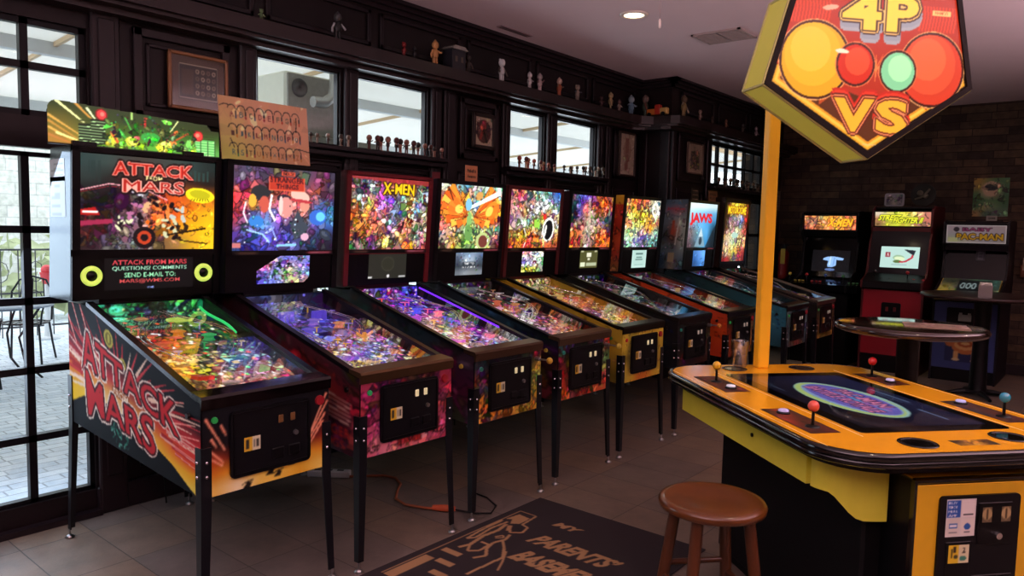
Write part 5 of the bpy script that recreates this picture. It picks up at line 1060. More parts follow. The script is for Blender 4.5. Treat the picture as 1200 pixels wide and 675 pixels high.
def pmask(U, V):
    m = np.zeros(U.shape, bool); P = [(SU(a), SV(b)) for a, b in PT]
    for i in range(5):
        (x0, y0), (x1, y1) = P[i], P[(i+1) % 5]
        c = ((y0 > V) != (y1 > V)) & (U < (x1-x0)*(V-y0)/((y1-y0) or 1e-9)+x0); m ^= c
    return m
art('sign_face', R, (XF, u0, v0_), (XF, u1, v0_), (XF, u0, v1_), (XF, u1, v1_), artmat('backlit_sign', 1.05, .25), GT, mask=pmask)
fm = MB(); Q = inset(PT, .022)
for i in range(5):
    a, b, c, d = PT[i], PT[(i+1) % 5], Q[(i+1) % 5], Q[i]
    fm.prism([a, b, c, d], lambda p, q, t: (t, p, q), XF-.004, XF+.008)
obj('sign_frame', fm, mat('black_sign_frame', '120806', .5, spec=.2), GT)
# drink cup standing on the table
ML = Matrix.Translation((1.727, 1.469, 0)) @ Matrix.Rotation(math.radians(-40), 4, 'Z')
p = ML @ Vector((-.685, -.125, .8825))
cup = MB().lathe([(.0, 0), (.034, 0), (.036, .004), (.044, .125), (.0455, .128), (.043, .128), (.041, .12), (.034, .008), (0, .008)], n=24)
tag(obj('plastic_cup', cup, glassmat('clear_plastic', (.86, .84, .82), .35), None, p), 'clear plastic drinking cup standing at the far corner of the yellow table by the pole', 'cup')
# ------------------------------------------------------------------ BAR STOOL
SW = mat('reddish_brown_wood', '50280f', .35, noise=.35, nscale=14, coat=.3)
def stool(x, y, rz, H, label, r=.168):
    t = thing('bar_stool', label, 'stool', (x, y, 0), rz)
    obj('seat', MB().lathe([(0, H-.035), (r*.9, H-.035), (r, H-.028), (r+.003, H-.014), (r-.003, H-.003), (r-.02, H), (r*.6, H-.004), (0, H-.006)], n=40), mat('worn_seat_wood', '5a300f', .3, noise=.5, nscale=10, coat=.3), t)
    L = []
    for k in range(4):
        a = PI/4+k*PI/2; c, s = math.cos(a), math.sin(a); p0 = (.12*c, .12*s, H-.036); p1 = (.215*c, .215*s, 0); L.append((p0, p1))
        obj('leg', MB().tube([p0, tuple(p0[i]*.5+p1[i]*.5 for i in range(3)), p1], [.019, .02, .016], 12), SW, t)
    for k in range(4):
        for fz in ((.34,), (.74,)):
            f = fz[0]+(.06 if k % 2 else 0); q = lambda l: tuple(l[0][i]*(1-f)+l[1][i]*f for i in range(3)); obj('stretcher', MB().tube([q(L[k]), q(L[(k+1) % 4])], .0105, 8), SW, t)
stool(1.605, .475, math.radians(49), .69, 'round reddish brown wooden bar stool standing in front of the yellow game table')
# ------------------------------------------------------------------ FLOOR MAT
MT = thing('floor_mat', 'dark grey rubber backed mat printed with a line drawing and MY PARENTS BASEMENT', 'mat', (.08, -.35, 0))
obj('mat_base', MB().box(0, 1.02, 0, 1.92, .001, .008, bev=.003), mat('dark_mat', '2a2326', .95, noise=.1, nscale=200), MT)
R = Ras(250, 300, 1.0/1.2, '2a2326'); TC = 'a07c56'
def mx(x): return (x-.08-.01)/1.0
def my(y): return (y-.36)/1.2
pl = lambda pts, w_=.012: R.line([(mx(a), my(b)) for a, b in pts], w_*1.25/1.2, TC)
pl([(.13, .36), (.13, 1.34), (.24, 1.34)], .009); 
R.poly([(mx(a), my(b)) for a, b in ((.14, .36), (.14, .62), (.2, .62), (.2, .36))], TC)
for k in range(3): R.poly([(mx(a), my(b)) for a, b in ((.16+k*.06, .74-k*.1), (.27+k*.05, .74-k*.1), (.27+k*.05, .70-k*.1), (.16+k*.06, .70-k*.1))], TC)
R.poly([(mx(a), my(b)) for a, b in ((.155, 1.3), (.235, 1.29), (.24, 1.2), (.20, 1.17), (.17, 1.22), (.14, 1.2))], TC)
pl([(.24, 1.34), (.255, 1.2), (.30, 1.19), (.32, 1.12), (.27, 1.08), (.25, 1.11)], .011); pl([(.215, 1.15), (.24, 1.11), (.25, 1.09)], .02)
pl([(.14, 1.18), (.145, 1.0), (.16, .88), (.185, .92), (.165, 1.06), (.175, 1.18)], .012); pl([(.19, 1.15), (.21, 1.06), (.20, .96), (.22, .84), (.20, .78)], .017)
pl([(.22, .84), (.26, .78), (.30, .82), (.29, .90), (.24, .9)], .012); pl([(.29, 1.06), (.31, 1.0), (.29, .93), (.31, .86), (.36, .80), (.33, .74)], .014); pl([(.31, .98), (.37, .92), (.43, .84), (.42, .6)], .013); pl([(.26, .98), (.29, 1.01), (.27, 1.03), (.25, .99)], .009)
pl([(.40, .9), (.46, .8), (.5, .72)], .009)
for s, x, y, w_, h in (('MY', .455, 1.33, .15, .06), ('PARENTS\u2019', .64, 1.115, .46, .12), ('BASEMENT', .70, .915, .48, .13)):
    R.text(s, mx(x), my(y), h/1.2, TC, w_, bold=.05, sh=.35)
art('mat_print', R, (.01, .70, .0088), (1.01, .70, .0088), (.01, 1.90, .0088), (1.01, 1.90, .0088), artmat('matt_print', 0, .95), MT)
# shift print so that world y 0.36..1.56
# ------------------------------------------------------------------ CORDS ON THE FLOOR
cd = thing('extension_cord', 'orange extension cord snaking across the floor beside the dark mat', 'cord', (0, 0, 0))
obj('cable', MB().tube([(-.98, 1.04, .012), (-.92, 1.12, .010), (-.85, 1.2, .010), (-.76, 1.22, .01), (-.66, 1.17, .010), (-.58, 1.07, .010), (-.5, .99, .01), (-.39, .965, .010), (-.28, 1.0, .012), (-.235, 1.02, .014)], .0075, 8), mat('orange_cable', '9a5636', .5), cd)
obj('socket_end', MB().cone((-.235, 1.02, .02), (-.175, 1.06, .02), .015, .02, 10).cone((-.175, 1.06, .02), (-.13, 1.09, .02), .02, .013, 10), mat('orange_socket', 'b4502c', .45), cd)
obj('black_cable', MB().tube([(-.13, 1.09, .015), (-.03, 1.14, .008), (.03, 1.2, .007), (-.02, 1.3, .007), (-.14, 1.36, .007), (-.3, 1.37, .007)], .005, 6), BLACK, cd)
ps = thing('power_strip', 'white power strip lying on the floor under the pinball row', 'power strip', (-1.10, .98, .0), math.radians(38))
obj('housing', MB().box(-.13, .13, -.028, .028, .0, .04, bev=.006), mat('white_plastic', 'c8ccd0', .45), ps)
obj('socket', MB().box(-.09, -.05, -.01, .01, .04, .042).box(-.02, .02, -.01, .01, .04, .042).box(.05, .09, -.01, .01, .04, .042), BLACK, ps)
# ------------------------------------------------------------------ ROUND TABLES
def pub_table(x, y, H, r, label, col, pr):
    t = thing('round_table', label, 'table', (x, y, 0))
    obj('tabletop', MB().lathe([(0, H-.04), (r-.03, H-.04), (r-.005, H-.03), (r, H-.015), (r-.008, H-.002), (r-.03, H), (0, H)], n=56), col, t)
    obj('pedestal', MB().lathe([(pr*1.0, .06), (pr*.9, .1), (pr*.8, H*.5), (pr*.9, H-.08), (pr*1.4, H-.04)], n=16), BLACK, t)
    b = MB().lathe([(0, .06), (pr*1.3, .06), (pr*1.4, .045)], n=16)
    for k in range(4):
        a = k*PI/2+.5; c, s = math.cos(a), math.sin(a); b.tube([(0, 0, .05), (c*.15, s*.15, .04), (c*.3, s*.3, .015)], [.03, .025, .016], 8)
    obj('base', b, SATIN, t)
    return t
TW = mat('glossy_dark_table_wood', '2c1a16', .1, noise=.3, nscale=6, coat=.8)
pub_table(1.77, 2.34, 1.11, .345, 'round dark glossy wooden table with a paper menu, just behind the yellow game table', TW, .06)
pub_table(1.52, 6.75, 1.0, .55, 'tall dark round pub table in front of the blue arcade cabinet', mat('dark_table_wood', '2a1a18', .3, noise=.3), .085)
mn = thing('menu_sheet', 'printed paper menu lying on the right half of the round glossy table', 'menu', (1.88, 2.36, 1.1105), math.radians(15))
R = Ras(60, 40, 1.6, 'a08878'); R.collage(90, 2, .03, .09, jit=.25, ink=.4)
for k in range(7): R.rect(.08, .1+k*.12, .9-.1*(k % 3), .14+k*.12, '5c4038')
art('menu_face', R, (-.14, -.1, .0035), (.14, -.1, .0035), (-.14, .1, .0035), (.14, .1, .0035), ART, mn)
obj('paper', MB().box(-.14, .14, -.1, .1, 0, .003), mat('paper_tan', 'a08878', .7), mn)
nh = thing('napkin_holder', 'white napkin holder standing on the tall pub table', 'napkin holder', (1.57, 6.42, 1.0), math.radians(10))
obj('holder', MB().box(-.055, .055, -.04, .04, 0, .012).box(-.055, .055, -.04, -.035, .0, .11).box(-.055, .055, .035, .04, 0, .11), STEEL, nh)
obj('napkins', MB().box(-.05, .05, -.032, .032, .012, .135, bev=.006), mat('white_paper', 'd8d4c8', .8), nh)
# ------------------------------------------------------------------ ARCADE CABINETS ALONG THE STONE WALL
def upright(name, label, x, y, W, P):
    # y = front of the lower panel, cabinet reaches back to y+P['d']
    T = thing(name, label, 'arcade cabinet', (x, y, 0)); hw = W/2; D = P['d']; H = P['h']
    pz, sz, mz = P['pz'], P['sz'], P['mz']      # control panel z, screen z range, marquee z range
    my_, sy = P['my'], P['sy']                  # marquee depth, screen depth
    prof = [(0, 0), (0, pz-.14), (-.07, pz-.10), (-.07, pz-.02), (.10, pz+.03), (sy-.02, sz[0]), (sy+.06, sz[1]), (my_-.02, mz[0]-.07), (my_-.05, mz[0]), (my_-.03, mz[1]+.02), (my_+.08, H), (D, H), (D, 0)]
    for s in (-1, 1): obj('side_panel', MB().prism(prof, lambda p, q, t: (t, p, q), s*hw, s*(hw-.02)), P['side'], T)
    b = MB().box(-hw+.02, hw-.02, D-.02, D, 0, H-.01).box(-hw+.02, hw-.02, my_+.06, D-.02, H-.03, H-.01)
    obj('back_panel', b, BLACK, T)
    obj('front_panel', MB().box(-hw+.02, hw-.02, .01, .03, P.get('kick', .14), pz-.12), P['front'], T)
    obj('kick_plate', MB().box(-hw+.02, hw-.02, .03, .05, 0, P.get('kick', .14)), BLACK, T)
    cw = P.get('cw', hw-.02)
    c = MB().prism([(-.06, pz-.10), (-.06, pz-.02), (sy-.03, pz+.06), (sy-.03, pz-.1)], lambda p, q, t: (t, p, q), -cw, cw); obj('control_panel', c, P.get('cpm', SATIN), T)
    for i, (jx, cc) in enumerate(P.get('joys', ())):
        j = obj('joystick', MB().cone((jx, .04, pz+.0), (jx, .04, pz+.07), .006, .005, 8), BLACK, T); obj('joystick_ball', MB().ball((jx, .04, pz+.085), .02), mat('ball_'+cc, cc, .25), j)
        for k in range(3): obj('push_button', MB().lathe([(.016, 0), (.016, .012), (0, .014)], (jx+.07+k*.045, .03+.012*(k % 2), pz+.005), 10), mat('cab_button_'+cc, cc, .3), T)
    obj('bezel', MB().prism([(sy, pz+.04), (sy+.09, mz[0]-.05), (sy+.10, mz[0]-.05), (sy+.01, pz+.04)], lambda p, q, t: (t, p, q), -hw+.02, hw-.02), GLOSSB, T)
    if 'screen' in P:
        R, (a, bb, z0, z1) = P['screen'](); f = lambda z: sy+.09*(z-pz-.04)/(mz[0]-.05-pz-.04)-.002
        art('screen', R, (a, f(z0), z0), (bb, f(z0), z0), (a, f(z1), z1), (bb, f(z1), z1), P.get('scm', LIT), T)
    obj('marquee_box', MB().prism([(my_, mz[0]), (my_-.015, mz[1]), (my_+.1, mz[1]), (my_+.1, mz[0])], lambda p, q, t: (t, p, q), -hw+.02, hw-.02), BLACK, T)
    R = P['marq'](); art('marquee', R, (-hw+.03, my_-.003, mz[0]+.012), (hw-.03, my_-.003, mz[0]+.012), (-hw+.03, my_-.018, mz[1]-.012), (hw-.03, my_-.018, mz[1]-.012), P.get('mqm', LIT), T)
    obj('marquee_trim', MB().box(-hw+.02, hw-.02, my_-.012, my_+.0, mz[0]-.008, mz[0]+.01).box(-hw+.02, hw-.02, my_-.024, my_-.01, mz[1]-.012, mz[1]+.006), BLACK, T)
    obj('speaker_panel', MB().prism([(my_+.0, mz[0]-.005), (my_+.02, mz[0]-.07), (sy+.1, mz[0]-.05), (sy+.1, mz[0]-.005)], lambda p, q, t: (t, p, q), -hw+.02, hw-.02), P.get('spk', P['side']), T)
    dz = P.get('cdz', (.48, .72)); cdw = P.get('cdw', .12)
    d = obj('coin_door', MB().prism(rrect(cdw, (dz[1]-dz[0])/2, .02, 5, 0, (dz[0]+dz[1])/2), lambda p, q, t: (p, t, q), .0, .012), BLACK, T)
    for s in (-1, 1): obj('coin_slot', MB().box(s*.04-.015, s*.04+.015, -.006, 0, dz[1]-.1, dz[1]-.05, bev=.003), P.get('slotm', mat('dim_red_slot', '602020', .4)), d)
    return T
def mqA():
    R = Ras(110, 30, 3.6); R.grid(['c88850 d89860 e09048 e8a038 d88848 c07048', 'b86840 c88058 d88850 e8a838 e8b040 c87840', 'a85838 c87050 d07840 d88838 d08040 b86838']).collage(120, 3, .08, .25, jit=.18, ink=.35); R.text('X-MEN', .70, .52, .55, 'f0b828', .46, bold=.04, out='904018', ow=.03, sh=.3); return R
def scA():
    R = Ras(90, 60, 1.5, '08080c'); rs = random.Random(2)
    for k in range(60): R.ell(rs.uniform(.02, .98), rs.uniform(.15, .95), .008, None, ['3c4858', '586878', '283040'][k % 3])
    R.poly([(.3, .62), (.42, .7), (.55, .72), (.68, .7), (.85, .64), (.82, .54), (.66, .56), (.66, .3), (.56, .22), (.44, .22), (.42, .3), (.44, .5), (.3, .54)], '88b0e0').line([(.5, .7), (.48, .3)], .04, 'c0d8f0').line([(.6, .66), (.58, .28)], .03, '6088c0').ell(.5, .1, .2, .06, '506898'); return R, (-.2, .24, 1.10, 1.36)
upright('arcade_cabinet', 'black arcade cabinet with an orange lit X-MEN marquee, leftmost by the stone wall', -.25, 7.42, .66, dict(d=.9, h=1.84, pz=.98, sz=(1.1, 1.45), mz=(1.60, 1.79), my=.30, sy=.30, side=BLACK, front=BLACK, screen=scA, marq=mqA, cw=.44, joys=((-.36, 'c8b040'), (-.16, 'b03030'), (.06, '4060a0'), (.26, '408050')), cpm=GLOSSB))
def mqB():
    R = Ras(110, 34, 3.0); R.grid(['c8b8a0 c8c060 d0d050 d8d048 c8a070 b87060', 'a87048 c8c838 d8e038 d8d838 c08850 b86858', '806040 a8a838 c0c838 b8b838 a07850 a06050']).collage(60, 5, .08, .2, jit=.2, ink=.3)
    R.text('STREET', .27, .60, .42, 'e0e030', .40, bold=.04, out='404818', ow=.03, sh=.3).text('FIGHTER II', .60, .42, .42, 'e0e030', .52, bold=.04, out='404818', ow=.03, sh=.3); return R
def scB():
    R = Ras(80, 56, 1.45, 'a8c8c0'); R.rect(.13, .5, .25, .74, '802030').text('A', .19, .62, .16, 'e8e8e0', .06, bold=.03).ell(.48, .47, .22, .14, '88a888', -.1).ell(.5, .44, .2, .1, 'c8d8b0', -.1).ell(.45, .3, .16, .07, '506838').line([(.85, .8), (.82, .5), (.65, .3), (.5, .28)], .07, 'b02838').poly([(.6, .88), (.9, .84), (.86, .6), (.74, .72)], '182028').rect(.3, .14, .7, .165, '607888'); return R, (-.185, .215, 1.19, 1.43)
RD = mat('dark_red_laminate', '941828', .4); RD2 = mat('deep_red_laminate', '480c12', .45)
upright('arcade_cabinet', 'red arcade cabinet with a bright yellow-green STREET FIGHTER II marquee and lit screen', .55, 7.42, .64, dict(d=.9, h=1.90, pz=1.06, sz=(1.15, 1.5), mz=(1.655, 1.84), my=.30, sy=.16, side=RD2, front=RD, screen=scB, marq=mqB, joys=((-.2, '302828'), (.14, 'b03038')), cdz=(.62, .80), cdw=.10, kick=.2, spk=RD2))
def mqC():
    R = Ras(110, 40, 2.55, 'c0a8b8'); R.grid(['b8a0a8 b8a8b0 c0a8b0 b8a0a0', 'b0a8a8 c0b0b8 b8a8b0 b0a0a8', 'b8b890 c0b0a8 b0a0a8 a89898'])
    R.text('BABY', .52, .76, .2, '983868', .5, bold=.03, out='302028', ow=.02).ell(.17, .76, .13, None, '302830').text('PAC-MAN', .56, .36, .36, 'd8a020', .78, bold=.04, out='302018', ow=.03).frame(0, 0, 1, 1, .08, 'e0d0d0').rect(.04, .08, .2, .3, 'c8c890'); return R
def scC():
    R = Ras(20, 22, .9, '303038').rect(.2, .1, .8, .9, '50505a').rect(.3, .3, .7, .4, '303038').rect(.3, .6, .7, .7, '303038'); return R, (.0, .09, 1.30, 1.42)
BL = mat('blue_laminate', '34427c', .45)
TC_ = upright('arcade_cabinet', 'blue arcade cabinet with a pale dim BABY PAC-MAN marquee, rightmost by the stone wall', 1.28, 7.40, .62, dict(d=.9, h=1.74, pz=.98, sz=(1.1, 1.4), mz=(1.48, 1.70), my=.34, sy=.36, side=mat('dark_cab_side', '17131a', .4, spec=.3), front=BL, screen=scC, marq=mqC, mqm=artmat('dim_marquee', .28, .4), scm=ART, cdz=(.58, .80), cdw=.17, slotm=mat('steel_slot', 'a8b0a8', .3, metal=.8), cpm=mat('tan_deck', '9c8438', .5)))  # marquee print carries a weak glow in its colour
R = Ras(80, 50, 1.6, '6a6a40'); R.grid(['404030 383830 507058 40584c', 'a89048 505860 c0c8c8 405048', 'c8a038 c8a030 c0a040 b09040']).collage(90, 4, .03, .1, jit=.25, ink=.3); R.rect(.3, .35, .85, .92, '14181c')
R.text('000', .48, .62, .34, 'a8c0c0', .28, bold=.02).text('00', .74, .62, .34, 'a8c0c0', .16, bold=.02).ell(.36, .12, .06, None, 'c03828')
art('playfield_deck', R, (-.28, -.10, .925), (.28, -.10, .925), (-.27, .30, 1.10), (.27, .30, 1.10), artmat('dim_deck', .4, .35), TC_)
obj('coin_plate', MB().box(-.06, .06, -.006, .0, .66, .73, bev=.003), mat('steel_plate', 'a8b4b0', .35, metal=.6), TC_)
obj('deck_box', MB().prism([(-.10, .90), (-.10, .923), (.30, 1.098), (.30, .9)], lambda p, q, t: (t, p, q), -.28, .28), mat('tan_deck', '9c8438', .5), TC_)
R = Ras(50, 40, 1.25, '26305e'); R.ell(.5, .6, .42, .3, 'c87840').ell(.5, .66, .34, .2, 'e0b070').ell(.5, .7, .24, .12, 'b05828').ell(.5, .72, .14, .06, 'e0c080').ell(.12, .68, .14, .12, 'c07040').rect(.22, .1, .34, .4, 'e0b070').rect(.66, .08, .78, .4, 'e0b070').ell(.28, .08, .12, .06, 'e8d0a0').ell(.74, .07, .12, .06, 'e8d0a0')
art('front_print', R, (-.17, .0085, .22), (.21, .0085, .22), (-.17, .0085, .5), (.21, .0085, .5), ART, TC_)
# objects on and above the cabinets
tr = thing('metal_tray', 'rounded silver tray standing on top of the red arcade cabinet', 'tray', (.42, 7.85, 1.90))
obj('plate', MB().prism(rrect(.105, .075, .025, 5, 0, .075), lambda p, q, t: (p, t, q), 0, .008), mat('dull_silver', '8c8c94', .35, metal=.6), tr)
R = Ras(34, 24, 1.5, '70707c').grid(['888890 787c88 686870', '606068 a09c90 606468']).collage(30, 2, .08, .25, jit=.2, ink=.4); art('tray_picture', R, (-.085, -.002, .015), (.085, -.002, .015), (-.085, -.002, .135), (.085, -.002, .135), ART, tr)
dh = thing('round_wreath', 'dark round wreath like ornament with a grey figure standing on the red arcade cabinet', 'ornament', (.70, 7.95, 1.90))
obj('disc', MB().cone((0, 0, .13), (0, .03, .13), .13, .13, 24), mat('dark_green_disc', '1a1c18', .7), dh)
obj('figure', MB().ball((-.03, -.02, .15), .035).ball((.03, -.02, .12), .03).tube([(-.08, -.02, .08), (0, -.03, .11), (.07, -.02, .2)], .012, 6), mat('grey_relief', '5c584c', .5), dh)
# picture frames
def picture(label, x, y0, y1, z0, z1, fcol, R, fw_=.025, face='x', cat='picture frame', mw=0, mcol='c8b8a0'):
    yc, zc = (y0+y1)/2, (z0+z1)/2; hy, hz = (y1-y0)/2, (z1-z0)/2
    t = thing('framed_picture', label, cat, (x, yc, zc))
    if face == 'y': t.rotation_euler = (0, 0, -PI/2)
    m = MB()
    for a, b, c, d in ((-hy, hy, -hz, -hz+fw_), (-hy, hy, hz-fw_, hz), (-hy, -hy+fw_, -hz, hz), (hy-fw_, hy, -hz, hz)): m.box(0, .022, a, b, c, d, bev=.004)
    obj('frame', m, mat('frame_'+fcol, fcol, .35), t)
    obj('backing', MB().box(0, .008, -hy+.002, hy-.002, -hz+.002, hz-.002), mat('mount_'+mcol, mcol, .8), t)
    g = fw_+mw; art('picture', R, (.0095, -hy+g, -hz+g), (.0095, hy-g, -hz+g), (.0095, -hy+g, hz-g), (.0095, hy-g, hz-g), ART, t)
    obj('glazing', MB().box(.012, .014, -hy+fw_, hy-fw_, -hz+fw_, hz-fw_), GLASS, t)
R = Ras(80, 60, 1.35, '2a2420'); R.rect(.0, .0, 1, 1, '2c2824').frame(.02, .05, .98, .98, .03, 'c0b8a0').rect(.08, .15, .38, .85, '504438')
for i in range(4):
    for j in range(4): R.ell(.47+i*.14, .22+j*.2, .07, None, ['b0a890', '908470', '706454'][(i+j) % 3]).ell(.47+i*.14, .22+j*.2, .03, None, '3c3428')
R.rect(.25, .0, .75, .0, '908468')
picture('wooden framed black and white photo collage hanging above the first pinball machine', XW+.02, .195, .54, 2.155, 2.465, '96653c', R, .018, mw=.04, mcol='5c4c40')
R = Ras(40, 56, .7, 'c0b098'); R.ell(.5, .5, .3, .42, '5a3a34').ell(.5, .7, .12, None, 'a04038').line([(.3, .2), (.6, .9)], .1, '903028').line([(.7, .1), (.45, .6)], .08, '28201c').collage(50, 2, .03, .1, jit=.2, ink=.4)
picture('small dark framed picture of a red figure hanging between the second and third windows', XW+.035, 2.60, 2.86, 2.17, 2.45, '2a1c18', R, .03)
R = Ras(30, 60, .5, 'c0b49c'); R.line([(.5, .9), (.45, .1)], .12, '8c5c4c').collage(40, 4, .02, .07, jit=.12, ink=.4, inkc='704840').ell(.5, .6, .14, .25, '907060', 0, .5)
picture('tall narrow cream framed drawing beside the fourth window', XW+.035, 4.78, 5.09, 2.10, 2.55, '3a2a22', R, .02)
R = Ras(46, 54, .85, 'b8a890'); R.rect(.2, .15, .8, .75, '786858').collage(70, 5, .03, .1, jit=.3, ink=.5, inkc='2c2420', reg=(.2, .15, .8, .75))
picture('cream mounted picture in a dark frame on the bay wall before the barred window', XB+.02, 5.55, 5.92, 2.17, 2.50, '6c5848', R, .015)
R = Ras(60, 74, .82); R.grid(['a88838 7c8448 4c7848 4c7c50', '8c7c40 c0b090 a0a080 447048', '4c7848 b8a888 907c60 407048', '3c6c40 4c7c4c 4c7c48 3c6840', '487044 a0a070 64885c 44704c', 'a88850 486c54 506c5c 607c60']); R.ell(.5, .72, .2, .2, 'b8a080').ell(.5, .76, .16, .09, '2c3430').collage(70, 6, .03, .09, jit=.15, ink=.4)
picture('unframed green poster hanging on the stone wall above the blue arcade cabinet', YB-.012, 0, 0, 0, 0, '000000', R) if False else None
ps_ = thing('wall_poster', 'green and tan poster hanging on the stone wall above the blue arcade cabinet', 'poster', (1.31, YB-.012, 1.80))
art('poster_print', R, (-.175, -.003, 0), (.175, -.003, 0), (-.175, -.003, .44), (.175, -.003, .44), ART, ps_); obj('board', MB().box(-.175, .175, -.0015, .01, 0, .44), mat('poster_board', '5c5840', .8), ps_)
pc = thing('small_placard', 'small white placard standing on top of the blue arcade cabinet', 'sign', (1.40, 7.85, 1.74)); obj('card', MB().box(-.05, .05, 0, .006, 0, .055), mat('grey_card', '8c8880', .7), pc)
R = Ras(30, 16, 1.8, '8c8880').text('GAME', .5, .5, .4, '302c28', .7); art('placard_text', R, (-.05, -.001, 0), (.05, -.001, 0), (-.05, -.001, .055), (.05, -.001, .055), ART, pc)
fx_ = thing('fire_extinguisher', 'red fire extinguisher with a yellow tag hanging in the dark corner behind the pinball row', 'fire extinguisher', (-.98, 8.25, .95))
obj('cylinder', MB().lathe([(0, 0), (.06, 0), (.065, .02), (.065, .34), (.04, .39), (.02, .4)], n=16), mat('dark_red_metal', '8c1c18', .3), fx_); obj('valve', MB().box(-.02, .02, -.02, .02, .4, .45).box(-.01, .07, -.01, .01, .44, .46), BLACK, fx_); obj('tag', MB().box(-.02, .04, -.07, -.068, .2, .4), mat('yellow_tag', 'c0a838', .6), fx_)
nt_ = thing('wall_notice', 'white paper notice taped to the dark door frame right of the yellow pole', 'notice', (XB+.036, 8.2, 1.86)); obj('paper', MB().box(0, .002, -.09, .09, 0, .26), mat('notice_paper', '7c7068', .8), nt_)
R = Ras(20, 28, .7, '7c7068')
for k in range(8): R.rect(.15, .1+k*.1, .85, .13+k*.1, '40342c')
art('notice_text', R, (.0025, -.09, 0), (.0025, .09, 0), (.0025, -.09, .26), (.0025, .09, .26), ART, nt_)
wb = thing('wall_phone', 'small orange brown box with a white card on the stone wall', 'box', (1.72, YB-.07, 1.12)); obj('box', MB().box(-.07, .07, 0, .07, 0, .14, bev=.005), mat('orange_brown_wood', '6c3c1c', .5), wb); obj('card', MB().box(-.05, .05, -.004, 0, .08, .22), mat('cream_card', 'a89880', .8), wb)
wb.name = 'wall_box'
# leaning pole beside blue cabinet
tag(obj('cue_stick', MB().cone((1.80, 8.2, .0), (1.92, 8.36, 1.1), .012, .008, 8), mat('grey_stick', '4c4844', .4)), 'thin grey stick leaning on the stone wall right of the blue arcade cabinet', 'stick')
# ------------------------------------------------------------------ CEILING FIXTURES
def can(x, y, label, e=9):
    t = thing('ceiling_downlight', label, 'ceiling light', (x, y, HC-.001), 0, 'recessed ceiling lights')
    obj('trim_ring', MB().lathe([(.105, 0), (.1, -.008), (.075, -.01), (.072, 0)], n=32), mat('white_metal_ring', 'e0d0c4', .4), t)
    obj('lamp', MB().lathe([(.0, -.004), (.072, -.004), (.072, 0)], n=28), mat('lit_lamp', 'ffe8c8', .4, emis='ffe8c0', es=6), t)
    light('downlight_lamp', 'SPOT', (x, y, HC-.03), e, (1, .78, .56), spot_size=2.3, spot_blend=.8, shadow_soft_size=.06)
can(-.28, 3.02, 'round recessed downlight glowing in the ceiling above the pinball row', 14)
for x, y, l in ((2.5, .75, 'unseen downlight added in the ceiling to brighten the yellow table'), (3.4, 3.6, 'recessed downlight in the ceiling right of the yellow sign'), (.9, 6.4, 'recessed downlight in the ceiling near the stone wall')): can(x, y, l, 26)  # first one is added out of view to brighten the yellow table
vt = thing('air_vent', 'square white air vent with louvres in the ceiling left of the pentagon sign', 'air vent', (.0, 3.93, HC-.001), math.radians(0))
obj('vent_frame', MB().box(-.2, .2, -.17, -.15, -.012, 0).box(-.2, .2, .15, .17, -.012, 0).box(-.2, -.18, -.17, .17, -.012, 0).box(.18, .2, -.17, .17, -.012, 0).box(-.01, .01, -.15, .15, -.01, 0), mat('vent_white', 'a89490', .5), vt)
obj('louvre', MB().box(-.18, .18, -.15, .15, -.002, 0), mat('vent_dark', '3c3030', .7), vt)
for k in range(8): obj('louvre_blade', MB().box(-.18, .18, -.14+k*.037, -.125+k*.037, -.01, -.003), mat('vent_white', 'a89490'), vt)
v2 = thing('air_vent', 'long narrow slot vent in the ceiling along the window wall', 'air vent', (-1.27, 2.87, HC-.001)); obj('vent_frame', MB().box(-.03, .03, -.19, .19, -.008, 0, bev=.002), mat('vent_dim', '8c7478', .6), v2)
for k in (-1, 1): obj('slot', MB().box(k*.013-.005, k*.013+.005, -.17, .17, -.009, -.007), mat('vent_dark', '3c3030'), v2)
pcn = thing('pull_cord', 'thin pull cord with a white end hanging from the ceiling by the downlight', 'cord', (.796, 1.468, 0)); obj('cord', MB().cone((0, 0, 2.55), (0, 0, HC), .0015, .0015, 5), mat('grey_cord', '8c7c7c', .6), pcn)
obj('cord_end', MB().lathe([(0, 2.505), (.006, 2.51), (.007, 2.54), (.002, 2.55)], n=8), mat('white_cord_end', 'e0d0c8', .5), pcn)
# ------------------------------------------------------------------ FIGURINES
def figurine(x, y, z, h, cols, sd, label, cat='figurine', group=None, name='figurine', ry=0, hs=1):
    rs = random.Random(sd); t = thing(name, label, cat, (x, y, z), rs.uniform(-.5, .5)+ry, group); u = h
    m = [mat('fig_'+c, c, .45) for c in cols]; m = (m*3)[:3]
    b = MB().lathe([(.0, 0), (.20*u, 0), (.20*u, .05*u), (.10*u, .06*u)], n=12)
    for s in (-1, 1): b.cone((0, s*.07*u, .05*u), (0, s*.06*u, .36*u), .055*u, .06*u, 8)
    b.lathe([(.10*u, .34*u), (.14*u, .42*u), (.13*u, .58*u), (.08*u, .68*u), (.04*u, .7*u)], n=10)
    obj('body', b, m[0], t)
    a = MB()
    for s in (-1, 1):
        ah = rs.uniform(-.25, .25)*u; a.tube([(0, s*.12*u, .62*u), (.05*u, s*.22*u, .52*u+ah*.4), (.12*u, s*.24*u, .48*u+ah)], [.045*u, .04*u, .035*u], 7)
    obj('arms', a, m[1], t)
    hd = MB().ball((0.01*u, 0, .83*u), .15*u*hs, 12, sc=(1, 1, 1.1)); 
    if rs.random() < .5: hd.cone((0, 0, .9*u), (0, 0, 1.05*u), .14*u, .02*u, 10)
    else: hd.ball((0, .11*u, .95*u), .05*u, 8).ball((0, -.11*u, .95*u), .05*u, 8)
    obj('head', hd, m[2], t)
    return t
sx_ = -1.375; z_ = 2.70
